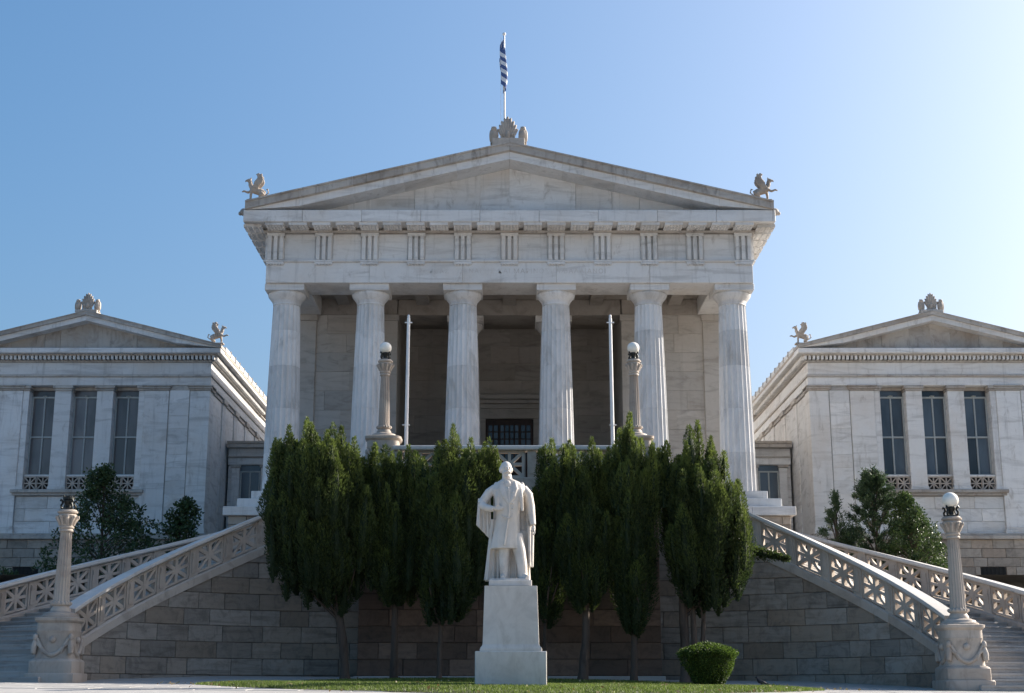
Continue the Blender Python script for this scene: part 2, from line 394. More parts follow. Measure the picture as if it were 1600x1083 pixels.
def ashlar(parent, name, fn, s0, s1, z0, z1, ch, bw, mat, depth=0.05, gap=0.014, ch_c=0.012, top=None, holes=(), seed=1, planar=True, jitter=0.25):
    rnd = random.Random(seed); k = 0
    ncr = max(1, round((z1 - z0) / ch)); hh = (z1 - z0) / ncr
    for r in range(ncr):
        a, b = z0 + r * hh, z0 + (r + 1) * hh
        ivs = [(s0, s1)]
        for (h0, h1, g0, g1) in holes:
            if min(b, g1) - max(a, g0) > 0.35 * hh:
                nv = []
                for (p, q) in ivs:
                    if h1 <= p or h0 >= q: nv.append((p, q)); continue
                    if h0 > p: nv.append((p, h0))
                    if h1 < q: nv.append((h1, q))
                ivs = nv
        for (p, q) in ivs:
            L = q - p
            n = max(1, round(L / bw)); w = L / n
            cuts = [p]
            off = (0.5 if r % 2 else 0.0)
            x = p + w * (off if off and n > 1 else 1.0)
            while x < q - 0.3 * w:
                cuts.append(x + rnd.uniform(-jitter, jitter) * w * (1 if n > 1 else 0)); x += w
            cuts.append(q)
            for i in range(len(cuts) - 1):
                u0, u1 = cuts[i] + gap / 2, cuts[i + 1] - gap / 2
                if planar: u0, u1 = round(u0, 2), round(u1, 2)
                if u1 - u0 < 0.08: continue
                poly = [(u0, a + gap / 2), (u1, a + gap / 2), (u1, b - gap / 2), (u0, b - gap / 2)]
                if top:
                    poly = clip_top(poly, top)
                    if len(poly) < 3 or area(poly) < 0.01: continue
                cs = sum(p_[0] for p_ in poly) / len(poly); cz = sum(p_[1] for p_ in poly) / len(poly)
                proud = depth + rnd.choice((0, 0, 0.004, 0.008, -0.004))
                ins = []
                for (x_, z_) in poly:
                    dx, dz = x_ - cs, z_ - cz
                    ins.append((cs + dx - math.copysign(min(ch_c, abs(dx) * .5), dx), cz + dz - math.copysign(min(ch_c, abs(dz) * .5), dz)))
                n_ = len(poly); ctr = Vector(fn(cs, cz, 0))
                vs = [Vector(fn(x_, z_, 0)) - ctr for x_, z_ in poly] + [Vector(fn(x_, z_, proud - ch_c)) - ctr for x_, z_ in poly] + [Vector(fn(x_, z_, proud)) - ctr for x_, z_ in ins]
                fs = []
                for l in (0, 1):
                    fs += [(l * n_ + j, l * n_ + (j + 1) % n_, (l + 1) * n_ + (j + 1) % n_, (l + 1) * n_ + j) for j in range(n_)]
                fs.append(tuple(2 * n_ + j for j in range(n_)))
                key = None
                if planar and not top: key = (mat.name, id(fn), round(u1 - u0, 2), round(b - a, 3), round(proud, 3))
                if key and key in CACHE: me = CACHE[key]
                else:
                    mb = MB(); mb.add(vs, fs); me = mb.mesh(name)
                    if key: CACHE[key] = me
                link(name, me, mat, parent, ctr); k += 1
    return k
KEEP = []
def plane_fn(o, u, n):
    o, u, n = Vector(o), Vector(u), Vector(n)
    f = lambda s, z, d: (o.x + u.x * s + n.x * d, o.y + u.y * s + n.y * d, z)
    KEEP.append(f); return f

def remesh(mb, name, voxel, smooth_it=2):
    me = mb.mesh(name + '_raw'); o = bpy.data.objects.new(name + '_raw', me); COL.objects.link(o)
    md = o.modifiers.new('r', 'REMESH'); md.mode = 'VOXEL'; md.voxel_size = voxel
    if smooth_it:
        sm = o.modifiers.new('s', 'SMOOTH'); sm.iterations = smooth_it; sm.factor = 0.5
    dg = bpy.context.evaluated_depsgraph_get(); dg.update()
    out = bpy.data.meshes.new_from_object(o.evaluated_get(dg)); out.name = name
    bpy.data.objects.remove(o); bpy.data.meshes.remove(me)
    out.shade_smooth()
    return out

def ground_z(x, y):
    ys = (-400, 0, 10, 28, 31.5, 37.5, 42.5, 50, 600)
    zs = (-1.7, -1.6, -1.1, 0.05, 0.15, 0.21, 0.47, 0.5, 0.5)
    z = float(np.interp(y, ys, zs))
    return z - 0.009 * max(-16, min(16, x)) * max(0.0, min(1.0, y / 25.0))

# ================================================================== THE SETTING
def grid_sheet(name, xs, ys, zf, mat):
    vs = [(x, y, zf(x, y)) for y in ys for x in xs]; nx = len(xs)
    fs = [(j * nx + i, j * nx + i + 1, (j + 1) * nx + i + 1, (j + 1) * nx + i) for j in range(len(ys) - 1) for i in range(nx - 1)]
    me = bpy.data.meshes.new(name); me.from_pydata(vs, [], fs); me.shade_smooth()
    o = link(name, me, mat, None, (0, 0, 0)); o['kind'] = 'structure'
    return o
grid_sheet('ground', [-700, -200, -60, -30, -16, -12, -8, -4, 0, 4, 8, 12, 16, 30, 60, 200, 700],
           [-400, -60, 0, 10, 20, 25, 28, 30, 31.5, 34, 37.5, 40, 42.5, 46, 50, 80, 200, 900], ground_z, PAVE)

# pavement slabs of the forecourt that show at the foot of the walls
LAWN_C = (0.0, 34.6); LAWN_A, LAWN_B = 7.2, 7.0
court = link('pavement', None, None, None, (0, 0, 0)); court['kind'] = 'structure'
def in_lawn(x, y, m=0.0): return ((x - LAWN_C[0]) / (LAWN_A + m)) ** 2 + ((y - LAWN_C[1]) / (LAWN_B + m)) ** 2 < 1
prs = random.Random(3)
pave_me = {}
for j in range(13):
    for i in range(-13, 14):
        x0, y0 = i * 1.0 + (0.5 if j % 2 else 0), 28.0 + j * 1.12
        if in_lawn(x0 + .5, y0 + .56, -0.9): continue
        dx = max(0, abs(x0 + .5) - 4.3)
        if (dx ** 2 + (y0 + .56 - 36.2) ** 2) > 7.3 ** 2 and y0 > 36 or (y0 + .56 > 42): continue
        z = ground_z(x0 + .5, y0 + .56)
        sx = -0.009; sy = (ground_z(x0 + .5, y0 + 1.0) - ground_z(x0 + .5, y0 + .1)) / .9
        key = (round(sy, 3))
        if key not in pave_me:
            mb = MB(); w, d = .492, .552
            P = lambda x, y, dz: (x, y, sx * x + sy * y + dz)
            a = [P(-w, -d, -.03), P(w, -d, -.03), P(w, d, -.03), P(-w, d, -.03)]; e = .012
            b = [P(-w + e, -d + e, .006), P(w - e, -d + e, .006), P(w - e, d - e, .006), P(-w + e, d - e, .006)]
            mb.add(a + b, [(0, 1, 5, 4), (1, 2, 6, 5), (2, 3, 7, 6), (3, 0, 4, 7), (4, 5, 6, 7)])
            pave_me[key] = mb.mesh('paving_slab')
        link('paving_slab', pave_me[key], PAVE, court, (x0 + .5, y0 + .56, z + prs.uniform(0, .004)))

# lawn: a low domed sheet and its blades
lv = [(0, 0)]; rings = 14; seg = 64
def lawn_z(x, y):
    q = ((x - LAWN_C[0]) / LAWN_A) ** 2 + ((y - LAWN_C[1]) / LAWN_B) ** 2
    return ground_z(x, y) + 0.012 + 0.05 * max(0, min(1, (1 - q) * 4))
vs = [(LAWN_C[0], LAWN_C[1], lawn_z(*LAWN_C))]; fs = []
for r in range(1, rings + 1):
    q = r / rings
    for i in range(seg):
        a = 2 * PI * i / seg
        x, y = LAWN_C[0] + LAWN_A * q * math.cos(a), LAWN_C[1] + LAWN_B * q * math.sin(a); vs.append((x, y, lawn_z(x, y)))
for i in range(seg): fs.append((0, 1 + i, 1 + (i + 1) % seg))
for r in range(rings - 1):
    for i in range(seg):
        j = (i + 1) % seg; fs.append((1 + r * seg + i, 1 + (r + 1) * seg + i, 1 + (r + 1) * seg + j, 1 + r * seg + j))
me = bpy.data.meshes.new('lawn'); me.from_pydata(vs, [], fs); me.shade_smooth()
link('lawn', me, LAWN_BASE, None, (0, 0, 0))['kind'] = 'structure'

def quads_mesh(name, P, tone, nper):
    """P: (N,nper,3) array of separate faces; tone: (N,) per face"""
    N = P.shape[0]; me = bpy.data.meshes.new(name)
    me.vertices.add(N * nper); me.loops.add(N * nper); me.polygons.add(N)
    me.vertices.foreach_set('co', P.reshape(-1).astype(np.float32))
    me.loops.foreach_set('vertex_index', np.arange(N * nper, dtype=np.int32))
    me.polygons.foreach_set('loop_start', np.arange(0, N * nper, nper, dtype=np.int32))
    me.update(calc_edges=True)
    at = me.attributes.new('tone', 'FLOAT', 'POINT')
    at.data.foreach_set('value', np.repeat(tone, nper).astype(np.float32))
    return me
N = 110000
a = RNG.uniform(0, 2 * PI, N); q = np.sqrt(RNG.uniform(0, 1, N)) * (1 + RNG.normal(0, .006, N))
gx = LAWN_C[0] + LAWN_A * q * np.cos(a); gy = LAWN_C[1] + LAWN_B * q * np.sin(a)
gz = np.array([lawn_z(x, y) for x, y in zip(gx, gy)])
hh = RNG.uniform(.025, .07, N); ang = RNG.uniform(0, PI, N); w = RNG.uniform(.006, .012, N)
tip = np.stack([gx + RNG.normal(0, .02, N), gy + RNG.normal(0, .02, N), gz + hh], 1)
b0 = np.stack([gx + w * np.cos(ang), gy + w * np.sin(ang), gz - .005], 1); b1 = np.stack([gx - w * np.cos(ang), gy - w * np.sin(ang), gz - .005], 1)
gr = link('grass', quads_mesh('grass', np.stack([b0, b1, tip], 1), RNG.uniform(0, 1, N), 3), GRASS, None, (0, 0, 0))
tag(gr, 'short green grass of the forecourt lawn', 'grass', kind='stuff')

# planted beds behind the outer balustrades
for s, nm in ((-1, 'planted_bank'), (1, 'planted_bank')):
    mb = MB(); n = 16
    for i in range(n):
        t0, t1 = R(90 * i / n), R(90 * (i + 1) / n)
        P = lambda r, t, z: (s * (4.3 + r * math.cos(t)), 36.2 + r * math.sin(t), z)
        z0, z1 = 1.4 + 2.6 * i / n, 1.4 + 2.6 * (i + 1) / n
        mb.add([P(13.0, t0, z0), P(27, t0, z0), P(27, t1, z1), P(13.0, t1, z1)], [(0, 1, 2, 3)])
    part(nm, mb, SOIL, None)['kind'] = 'structure'
    mb = MB(); mb.add([(s * 4.3, 49.3, 4.0), (s * 30, 49.3, 4.0), (s * 30, 72, 4.3), (s * 4.3, 72, 4.3)], [(0, 1, 2, 3)])
    part('side_yard', mb, PAVE, None)['kind'] = 'structure'

# ================================================================== CENTRAL TEMPLE
T = thing('temple_building', (0, 50, 5.9), 'central marble library building with six Doric columns and a triangular pediment', 'building')
AX = (-8.07, -5.03, -1.68, 1.68, 5.03, 8.07); CY = 50.15; ZS = 6.83; ZA = 14.37

for (hw, yf, z0, z1) in ((9.66, 48.2, 5.9, 6.2), (9.27, 48.6, 6.2, 6.52), (8.87, 49.0, 6.52, 6.83)):
    st = pbox('step', MARBLE, T, -hw + .01, hw - .01, yf + .5, 84, z0 + .004, z1 - .004)
    n = 13; w = 2 * hw / n
    for i in range(n):
        boxpiece('step_block', MARBLE, st, round(-hw + i * w + .004, 3), round(-hw + i * w - .004 + w, 3), yf, yf + .498, z0 + .002, z1, c=.014)
# podium under the steps
for s in (-1, 1):
    pw = pbox('podium_wall', MORTAR, T, s * 4.6, s * 9.5, 48.42, 84, 2.5, 5.898)
    fn = plane_fn((0, 48.42, 0), (s, 0, 0), (0, -1, 0))
    ashlar(pw, 'stone_block', fn, 6.0, 9.5, 4.1, 5.895, .3, .9, STONE_BASE, depth=.05, seed=41 + s)

# columns: drums, capital, abacus
DZ = (ZS, 8.28, 9.86, 11.42, 12.72, 13.68)
def shaft_r(z):
    t = (z - ZS) / (13.68 - ZS); return .64 - .15 * t + .018 * math.sin(PI * t)
def flute(rr, a, z, k):
    fr = (a / (2 * PI) * 20) % 1.0; return rr - .052 * (rr / .64) * math.sin(PI * fr) ** .8
drum_me = []
for i in range(5):
    z0, z1 = DZ[i] + .004, DZ[i + 1] - .004; pr_ = []
    for k in range(5):
        z = z0 + (z1 - z0) * k / 4; pr_.append((shaft_r(z), z - ZS))
    pr_ = [(pr_[0][0] - .02, pr_[0][1] - .006)] + pr_ + [(pr_[-1][0] - .02, pr_[-1][1] + .006)]
    mb = MB(); mb.lathe(pr_, 140, mod=flute); drum_me.append(mb.mesh('drum', 25))
mb = MB(); mb.lathe([(.47, 6.845), (.495, 6.86), (.49, 6.93), (.505, 6.945), (.5, 6.97), (.52, 6.985), (.515, 7.0), (.60, 7.10), (.665, 7.19), (.685, 7.25), (.67, 7.30), (.64, 7.305)], 48)
cap_me = mb.mesh('capital', 30)
mb = MB(); mb.box(-.705, .705, -.705, .705, 7.303, 7.54, .012); aba_me = mb.mesh('abacus')
for x in AX:
    c = link('column', drum_me[0], MARBLE_COL, T, (x, CY, ZS))
    for i in range(1, 5):
        d = link('drum', drum_me[i], MARBLE_COL, c, (x, CY, ZS))
        d.rotation_euler.z = 0
    link('capital', cap_me, MARBLE_COL, c, (x, CY, ZS)); link('abacus', aba_me, MARBLE, c, (x, CY, ZS))
for x in (-1.72, 1.72):            # the two columns between the antae
    c = link('inner_column', drum_me[0], INNER_M, T, (x, 54.6, ZS))
    for i in range(1, 5): link('drum', drum_me[i], MARBLE_COL, c, (x, 54.6, ZS))
    link('capital', cap_me, MARBLE_COL, c, (x, 54.6, ZS)); link('abacus', aba_me, MARBLE_COL, c, (x, 54.6, ZS))

# architrave
YF = 49.34
edges = [-8.74] + [-5.03, -1.68, 1.68, 5.03] + [8.74]
for i in range(5):
    boxpiece('architrave_block', MARBLE, T, edges[i] + .003, edges[i + 1] - .003, YF, 50.96, ZA, 15.13, c=.008)
for s in (-1, 1):
    pbox('architrave_block', MARBLE, T, s * 7.3, s * 8.74, 50.967, 53.78, ZA + .003, 15.13)
pbox('taenia', MARBLE, T, -8.82, 8.82, YF - .07, 84, 15.133, 15.215)
pbox('frieze_core', MARBLE, T, -8.66, 8.66, YF + .1, 84, 15.218, 16.82)
TX = [-8.42, -6.68, -5.03, -3.355, -1.68, 0, 1.68, 3.355, 5.03, 6.68, 8.42]
mb = MB()
for k in (-1, 0, 1):
    mb.prism([(k * .21 - .085, .05), (k * .21 - .062, -.075), (k * .21 + .062, -.075), (k * .21 + .085, .05)], lambda a, b, d: (a, b, d), 0, .88)
mb.box(-.31, .31, .05, .09, 0, .86); mb.box(-.32, .32, -.085, .02, .883, 1.0, .006)
tri_me = mb.mesh('triglyph')
mb = MB(); mb.box(-.32, .32, -.07, .02, -.085, 0, .006)
for k in range(6): mb.lathe([(.03, -.13), (.024, -.086)], 8, c=(-.265 + .106 * k, -.03, 0))
reg_me = mb.mesh('regula')
for x in TX:
    t = link('triglyph', tri_me, MARBLE, T, (x, YF - .005, 15.218))
    link('regula', reg_me, MARBLE, t, (x, YF - .005, 15.131))
for i in range(10):
    a, b = TX[i] + .318, TX[i + 1] - .318
    boxpiece('metope', MARBLE, T, a, b, YF + .04, YF + .098, 15.219, 16.2, c=.006)
for s in (-1, 1):      # triglyphs along the flanks
    for k in range(12):
        t = link('triglyph', tri_me, MARBLE, T, (s * 8.74, 49.75 + k * 1.68, 15.218)); t.rotation_euler.z = s * PI / 2
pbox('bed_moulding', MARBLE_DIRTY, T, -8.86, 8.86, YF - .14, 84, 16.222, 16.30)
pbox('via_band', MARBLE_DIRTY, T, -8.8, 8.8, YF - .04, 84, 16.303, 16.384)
# mutules and cornice
mb = MB(); mb.box(-.325, .325, -.64, 0, -.10, 0, .004)
for r in range(3):
    for k in range(6): mb.lathe([(.026, -.14), (.026, -.098)], 6, c=(-.275 + .11 * k, -.52 + .2 * r, 0))
mut_me = mb.mesh('mutule')
YC0 = 48.5
for k in range(-11, 12):
    x = k * .8375
    if abs(x) > 8.9: continue
    link('mutule', mut_me, MARBLE, T, (x, YF - .145, 16.385))
for s in (-1, 1):
    for k in range(24):
        m = link('mutule', mut_me, MARBLE, T, (s * 8.865, 49.1 + k * .84, 16.385)); m.rotation_euler.z = s * PI / 2
cw = 2 * 9.48 / 9
for i in range(9):
    cb = boxpiece('cornice_block', MARBLE, T, -9.48 + i * cw + .003, -9.48 + (i + 1) * cw - .003, YC0, 49.6, 16.387, 16.83, c=.02)
for s in (-1, 1):
    pbox('flank_cornice', MARBLE, T, s * 8.6, s * 9.47, 49.603, 84, 16.39, 16.83)
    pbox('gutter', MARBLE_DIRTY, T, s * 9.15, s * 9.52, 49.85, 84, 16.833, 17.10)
    for k in range(5):
        mb = MB(); mb.ell((s * 9.58, 49.2 + k * 3.4, 16.98), (.17, .13, .15), 10, 6); mb.ell((s * 9.72, 49.2 + k * 3.4, 16.93), (.08, .08, .08), 8, 5)
        part('lion_head', mb, MARBLE_DIRTY, T, 60)
    for k in range(4):
        mb = MB(); mb.ell((s * 9.50, 49.9 + k * 3.4, 16.55), (.08, .10, .10), 8, 5); part('gutter_spout', mb, MARBLE_DIRTY, T, 60)
# tympanum of upright slabs and the raking cornices
top = lambda x: 19.36 - .237 * abs(x)
mbt = MB(); mbt.prism([(-8.6, 16.82), (8.6, 16.82), (0, 18.86)], lambda a, b, d: (a, d, b), 49.56, 49.8)
ty = part('tympanum', mbt, MORTAR_L, T)
for s in (-1, 1):
    fn = plane_fn((0, 49.56, 0), (s, 0, 0), (0, -1, 0))
    ashlar(ty, 'tympanum_slab', fn, 0.0, 8.6, 16.84, 18.86, 2.1, 1.15, MARBLE, depth=.05, gap=.005, ch_c=.005, top=lambda u: 18.82 - .237 * u, seed=9 + s)
    XS = [0, 1.9, 3.8, 5.6, 7.5, 9.42]
    for i in range(5):
        a, b = XS[i], XS[i + 1]
        for nm, lo, hi, y0, y1 in (('raking_cornice', .60, .30, 48.52, 49.82), ('sima', .297, .0, 48.40, 49.85)):
            e = .003
            pl = [(a + e, max(top(a) - lo, 16.834)), (b - e, max(top(b) - lo, 16.834)), (b - e, top(b) - hi), (a + e, top(a) - hi)]
            mb = MB(); mb.prism(pl, lambda u, z, d: (s * u, d, z), y0, y1)
            if nm == 'sima':
                mb.prism([(a + e, top(a) - .04), (b - e, top(b) - .04), (b - e, top(b) + .015), (a + e, top(a) + .015)], lambda u, z, d: (s * u, d, z), y0 - .04, y0 + .3)
                mb.prism([(a + e, top(a) - .32), (b - e, max(top(b) - .32, 16.84)), (b - e, top(b) - .26), (a + e, top(a) - .26)], lambda u, z, d: (s * u, d, z), y0 + .06, y0 + .3)
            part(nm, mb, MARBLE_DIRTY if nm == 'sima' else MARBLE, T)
    mb = MB(); mb.prism([(0, 19.12), (9.42, 16.90), (9.42, 17.06), (0, 19.30)], lambda u, z, d: (s * u, d, z), 49.83, 84)
    part('roof', mb, TILE, T)
pbox('apex_block', MARBLE_DIRTY, T, -.62, .55, 48.38, 49.7, 19.2, 19.52)

# portico interior
pbox('portico_floor', STEP_M, T, -8.86, 8.86, 49.502, 58.5, 6.5, 6.826)
pbox('ceiling', CEIL_M, T, -8.6, 8.6, 50.97, 58.6, 15.0, 15.13)
for x in (-6.4, -3.35, 0, 3.35, 6.4): pbox('ceiling_beam', CEIL_M, T, x - .25, x + .25, 50.975, 53.7, 14.72, 14.997)
for s in (-1, 1):
    w = pbox('portico_wall', MORTAR_L, T, s * 4.36, s * 8.4, 53.9, 84, ZS, 14.98)
    pbox('flank_wall', MARBLE_WALL, T, s * 8.403, s * 8.5, 53.95, 84, 6.84, 15.13)
    fn = plane_fn((0, 53.9, 0), (s, 0, 0), (0, -1, 0))
    ashlar(w, 'wall_block', fn, 4.9, 7.5, ZS + .02, ZA, .755, 1.35, INNER_M, depth=.05, gap=.006, ch_c=.006, seed=20 + s)
    for (a, b) in ((7.48, 8.42), (4.33, 4.9)):
        an = pbox('anta', INNER_M, w, s * a, s * b, 53.78, 53.947, ZS, ZA - .25)
        pbox('anta_capital', INNER_M, w, s * (a - .05), s * (b + .05), 53.72, 53.947, ZA - .247, ZA)
    pbox('wall_head', CEIL_M, w, s * 4.36, s * 8.4, 53.80, 53.948, ZA + .003, 14.99)
    pbox('inner_side_wall', INNER_M, T, s * 4.33, s * 4.358, 53.95, 58.5, ZS, 14.97)
pbox('inner_architrave', CEIL_M, T, -4.32, 4.32, 53.85, 55.4, ZA, 14.99)
bw = pbox('back_wall', MORTAR_L, T, -4.4, 4.4, 58.55, 59, ZS, 15.05)
fn = plane_fn((0, 58.55, 0), (1, 0, 0), (0, -1, 0))
ashlar(bw, 'wall_block', fn, -4.35, 4.35, ZS + .02, 15.0, .74, 1.5, INNER_M, depth=.05, gap=.006, ch_c=.006, holes=((-1.35, 1.35, ZS, 11.6),), seed=31)
mb = MB()
mb.box(-1.36, -.99, 58.38, 58.7, ZS, 11.14, .01); mb.box(.99, 1.36, 58.38, 58.7, ZS, 11.14, .01); mb.box(-1.36, 1.36, 58.375, 58.7, 11.143, 11.55, .01)
mb.box(-1.5, 1.5, 58.3, 58.7, 11.553, 11.75, .01); mb.box(-1.62, 1.62, 58.15, 58.7, 11.753, 11.9, .01); mb.box(-1.75, 1.75, 58.0, 58.7, 11.903, 12.1, .02)
dfr = part('door_frame', mb, INNER_M, T)
dr = pbox('door', WOOD, T, -.985, .985, 58.46, 58.54, ZS, 11.137)
for x0, x1 in ((-.9, -.45), (-.4, .4), (.45, .9)):
    pbox('door_panel', WOOD, dr, x0, x1, 58.42, 58.458, ZS + .1, 9.3)
    nx = 2 if x1 - x0 < .6 else 4
    for i in range(nx):
        for j in range(5):
            xa = x0 + (x1 - x0) * i / nx; w_ = (x1 - x0) / nx; za = 9.4 + j * .3
            boxpiece('door_pane', PANE_R, dr, xa + .03, xa + w_ - .03, 58.435, 58.458, za + .02, za + .27, c=.004)

# ================================================================== SIDE WINGS
def star(mb, w, h, k, th, bar, frame, x0=0.0, z0=0.0):
    """pierced panel: frame and eight spokes, sheared by slope k, in local x (along), y (depth), z"""
    f = lambda a, b, d: (x0 + a, d, z0 + b + k * a)
    W, H = w / 2, h / 2
    for (a0, a1, b0, b1) in ((-W, -W + frame, -H, H), (W - frame, W, -H, H), (-W + frame, W - frame, H - frame, H), (-W + frame, W - frame, -H, -H + frame)):
        mb.prism([(a0, b0), (a1, b0), (a1, b1), (a0, b1)], f, -th / 2, th / 2)
    iw, ih = W - frame, H - frame; t2 = th / 2 - .006
    mb.prism([(-bar / 2, -ih), (bar / 2, -ih), (bar / 2, ih), (-bar / 2, ih)], f, -t2, t2)
    t2 -= .004; mb.prism([(-iw, -bar / 2), (iw, -bar / 2), (iw, bar / 2), (-iw, bar / 2)], f, -t2, t2)
    L = math.hypot(iw, ih); q = bar / 2 * L
    for sg in (1, -1):
        t2 -= .004; ox, oz = q / ih * .98, q / iw * .98
        pl = [(-iw, -ih * sg), (-iw + ox, -ih * sg), (iw, (ih - oz) * sg), (iw, ih * sg), (iw - ox, ih * sg), (-iw, (-ih + oz) * sg)]
        mb.prism(pl, f, -t2, t2)

def wing(s, label, pane):
    Bx, By = 19.55, 64.5
    B = thing('wing_building', (s * Bx, By, 4.0), label, 'building')
    X0, X1 = 13.75, 25.35
    bx = lambda nm, mat, x0, x1, y0, y1, z0, z1, c=.015, par=None: pbox(nm, mat, par or B, s * x0, s * x1, y0, y1, z0, z1, c=c)
    # basement
    bs = bx('basement_wall', MORTAR, X0 - .12, X1 + .12, 64.32, 82, 2.0, 6.78)
    fnb = plane_fn((0, 64.32, 0), (s, 0, 0), (0, -1, 0))
    ashlar(bs, 'stone_block', fnb, X0 - .12, X1 + .12, 3.135, 6.78, .405, .95, STONE_BASE, depth=.06, holes=((20.95, 22.1, 4.95, 5.55), (17.0, 18.1, 4.95, 5.55)), seed=50 + s)
    for xa in (20.95, 17.0):
        wv = bx('basement_window', DARKROOM, xa, xa + 1.12, 64.30, 64.318, 4.98, 5.56)
        for k in range(6): bx('bar', GRILLE, xa + .1 + .18 * k, xa + .13 + .18 * k, 64.26, 64.28, 4.98, 5.56, c=.004, par=wv)
    mb = MB(); mb.box(s * (X0 - .3), s * (X1 + .3), 64.08, 82, 6.783, 6.95, .02); mb.box(s * (X0 - .2), s * (X1 + .2), 64.2, 82, 6.953, 7.05, .02); part('base_ledge', mb, MARBLE_DIRTY, B)
    # main wall
    wl = bx('wall', MORTAR_L, X0 + .06, X1 - .06, 65.35, 82, 7.05, 13.86)
    fnw = plane_fn((0, 64.56, 0), (s, 0, 0), (0, -1, 0))
    for (a, b) in ((14.7, 15.6), (23.5, 24.4)):
        bx('wall_field', MORTAR_L, a - .06, b + .06, 64.56, 65.35, 7.05, 13.64, par=wl)
        ashlar(wl, 'wall_block', fnw, a, b, 7.06, 13.64, .6, .8, MARBLE_WALL, depth=.035, gap=.005, ch_c=.006, seed=60 + s)
    for (a, b) in ((X0, 14.66), (15.64, 16.75), (22.35, 23.46), (24.44, X1)):
        pl = bx('pilaster', MARBLE, a, b, 64.5, 65.35, 7.35, 13.62, par=B)
        mb = MB(); mb.box(s * (a - .06), s * (b + .06), 64.42, 65.3, 7.053, 7.25, .015); mb.box(s * (a - .03), s * (b + .03), 64.46, 65.3, 7.253, 7.347, .015); part('pilaster_base', mb, MARBLE, pl)
        mb = MB(); mb.box(s * (a - .03), s * (b + .03), 64.46, 65.3, 13.623, 13.70, .012); mb.box(s * (a - .09), s * (b + .09), 64.40, 65.3, 13.703, 13.80, .015); mb.box(s * (a - .13), s * (b + .13), 64.36, 65.3, 13.803, 13.868, .012); part('pilaster_capital', mb, MARBLE_DIRTY, pl)
    mb = MB(); mb.box(s * 14.6, s * 15.7, 64.54, 65.2, 13.645, 13.868, .01); mb.box(s * 23.4, s * 24.5, 64.54, 65.2, 13.645, 13.868, .01); part('wall_band', mb, MARBLE_DIRTY, B)
    # window bay
    wc = (17.62, 19.55, 21.48)
    bx('parapet_field', MORTAR_L, 16.75, 22.35, 64.66, 65.35, 7.05, 8.78, par=wl)
    fnp = plane_fn((0, 64.66, 0), (s, 0, 0), (0, -1, 0))
    ashlar(wl, 'wall_block', fnp, 16.76, 22.34, 7.06, 8.76, .57, 1.4, MARBLE_WALL, depth=.05, gap=.010, seed=70 + s)
    mb = MB(); mb.box(s * 16.55, s * 22.55, 64.36, 65.2, 8.90, 9.05, .02); mb.box(s * 16.62, s * 22.48, 64.46, 65.2, 8.783, 8.897, .02); part('sill', mb, MARBLE_DIRTY, B)
    piers = ((16.752, 17.03), (18.21, 18.96), (20.14, 20.89), (22.07, 22.348))
    for (a, b) in piers:
        pr_ = bx('pier', MARBLE, a, b, 64.55, 65.3, 9.053, 13.62)
        bx('pier_base', MARBLE, a - .03, b + .03, 64.50, 65.28, 9.054, 9.2, par=pr_)
        mb = MB(); mb.box(s * (a - .03), s * (b + .03), 64.50, 65.3, 13.623, 13.72, .012); mb.box(s * (a - .08), s * (b + .08), 64.44, 65.3, 13.723, 13.867, .015); part('pier_capital', mb, MARBLE_DIRTY, pr_)
    for c in wc:
        wv = bx('window', DARKROOM, c - .59, c + .59, 65.13, 65.2, 9.06, 13.86)
        for (a, b) in ((-.52, -.03), (.03, .52)):
            for (z0, z1) in ((9.83, 11.5), (11.58, 13.36)): boxpiece('pane', pane, wv, s * c + a, s * c + b, 65.08, 65.10, z0, z1, c=.002)
        boxpiece('pane', pane, wv, s * c - .56, s * c + .56, 65.085, 65.105, 13.44, 13.73, c=.002)
        mb = MB()
        for (a, b, z0, z1) in ((-.59, -.52, 9.75, 13.45), (.52, .59, 9.75, 13.45), (-.035, .035, 9.75, 13.45)): mb.box(s * (c + a), s * (c + b), 65.02, 65.098, z0, z1, .008)
        for z in (13.36, 11.5, 9.75): mb.box(s * (c - .585), s * (c + .585), 65.012, 65.096, z, z + .08, .008)
        mb.lathe([(.02, 13.40), (.13, 13.47), (.05, 13.50)], 8, c=(s * c, 65.03, 0))
        part('window_frame', mb, FRAME_M, wv)
        bx('window_head', MARBLE_DIRTY, c - .59, c + .59, 64.95, 65.09, 13.72, 13.862, par=wv)
        for k in (-1, 1):
            mb = MB(); star(mb, .56, .6, 0, .12, .05, .035)
            key = 'wing_star'
            if key not in CACHE: CACHE[key] = mb.mesh('pierced_panel')
            link('pierced_panel', CACHE[key], MARBLE_RAIL, wv, (s * c + k * .29, 64.72, 9.36))
        bx('panel_rail', MARBLE, c - .59, c + .59, 64.64, 64.80, 9.665, 9.75, par=wv)
    # entablature on all sides
    bx('architrave', MARBLE, X0 - .02, X1 + .02, 64.5, 82, 13.87, 14.26)
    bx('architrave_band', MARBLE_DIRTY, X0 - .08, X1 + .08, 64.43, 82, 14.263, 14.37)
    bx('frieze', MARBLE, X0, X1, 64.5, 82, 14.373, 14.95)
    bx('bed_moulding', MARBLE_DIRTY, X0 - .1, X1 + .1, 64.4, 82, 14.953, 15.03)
    key = 'dentil'
    if key not in CACHE:
        mb = MB(); mb.box(-.055, .055, -.10, .10, -.09, .09, .005); CACHE[key] = mb.mesh('dentil')
    n = 62
    for k in range(n):
        x = X0 - .12 + (X1 - X0 + .24) * k / (n - 1)
        if x > 24.2: continue
        link('dentil', CACHE[key], MARBLE, B, (s * x, 64.32, 15.125))
    for k in range(70):
        d = link('dentil', CACHE[key], MARBLE, B, (s * (X0 - .18), 64.5 + .19 * k, 15.125)); d.rotation_euler.z = PI / 2
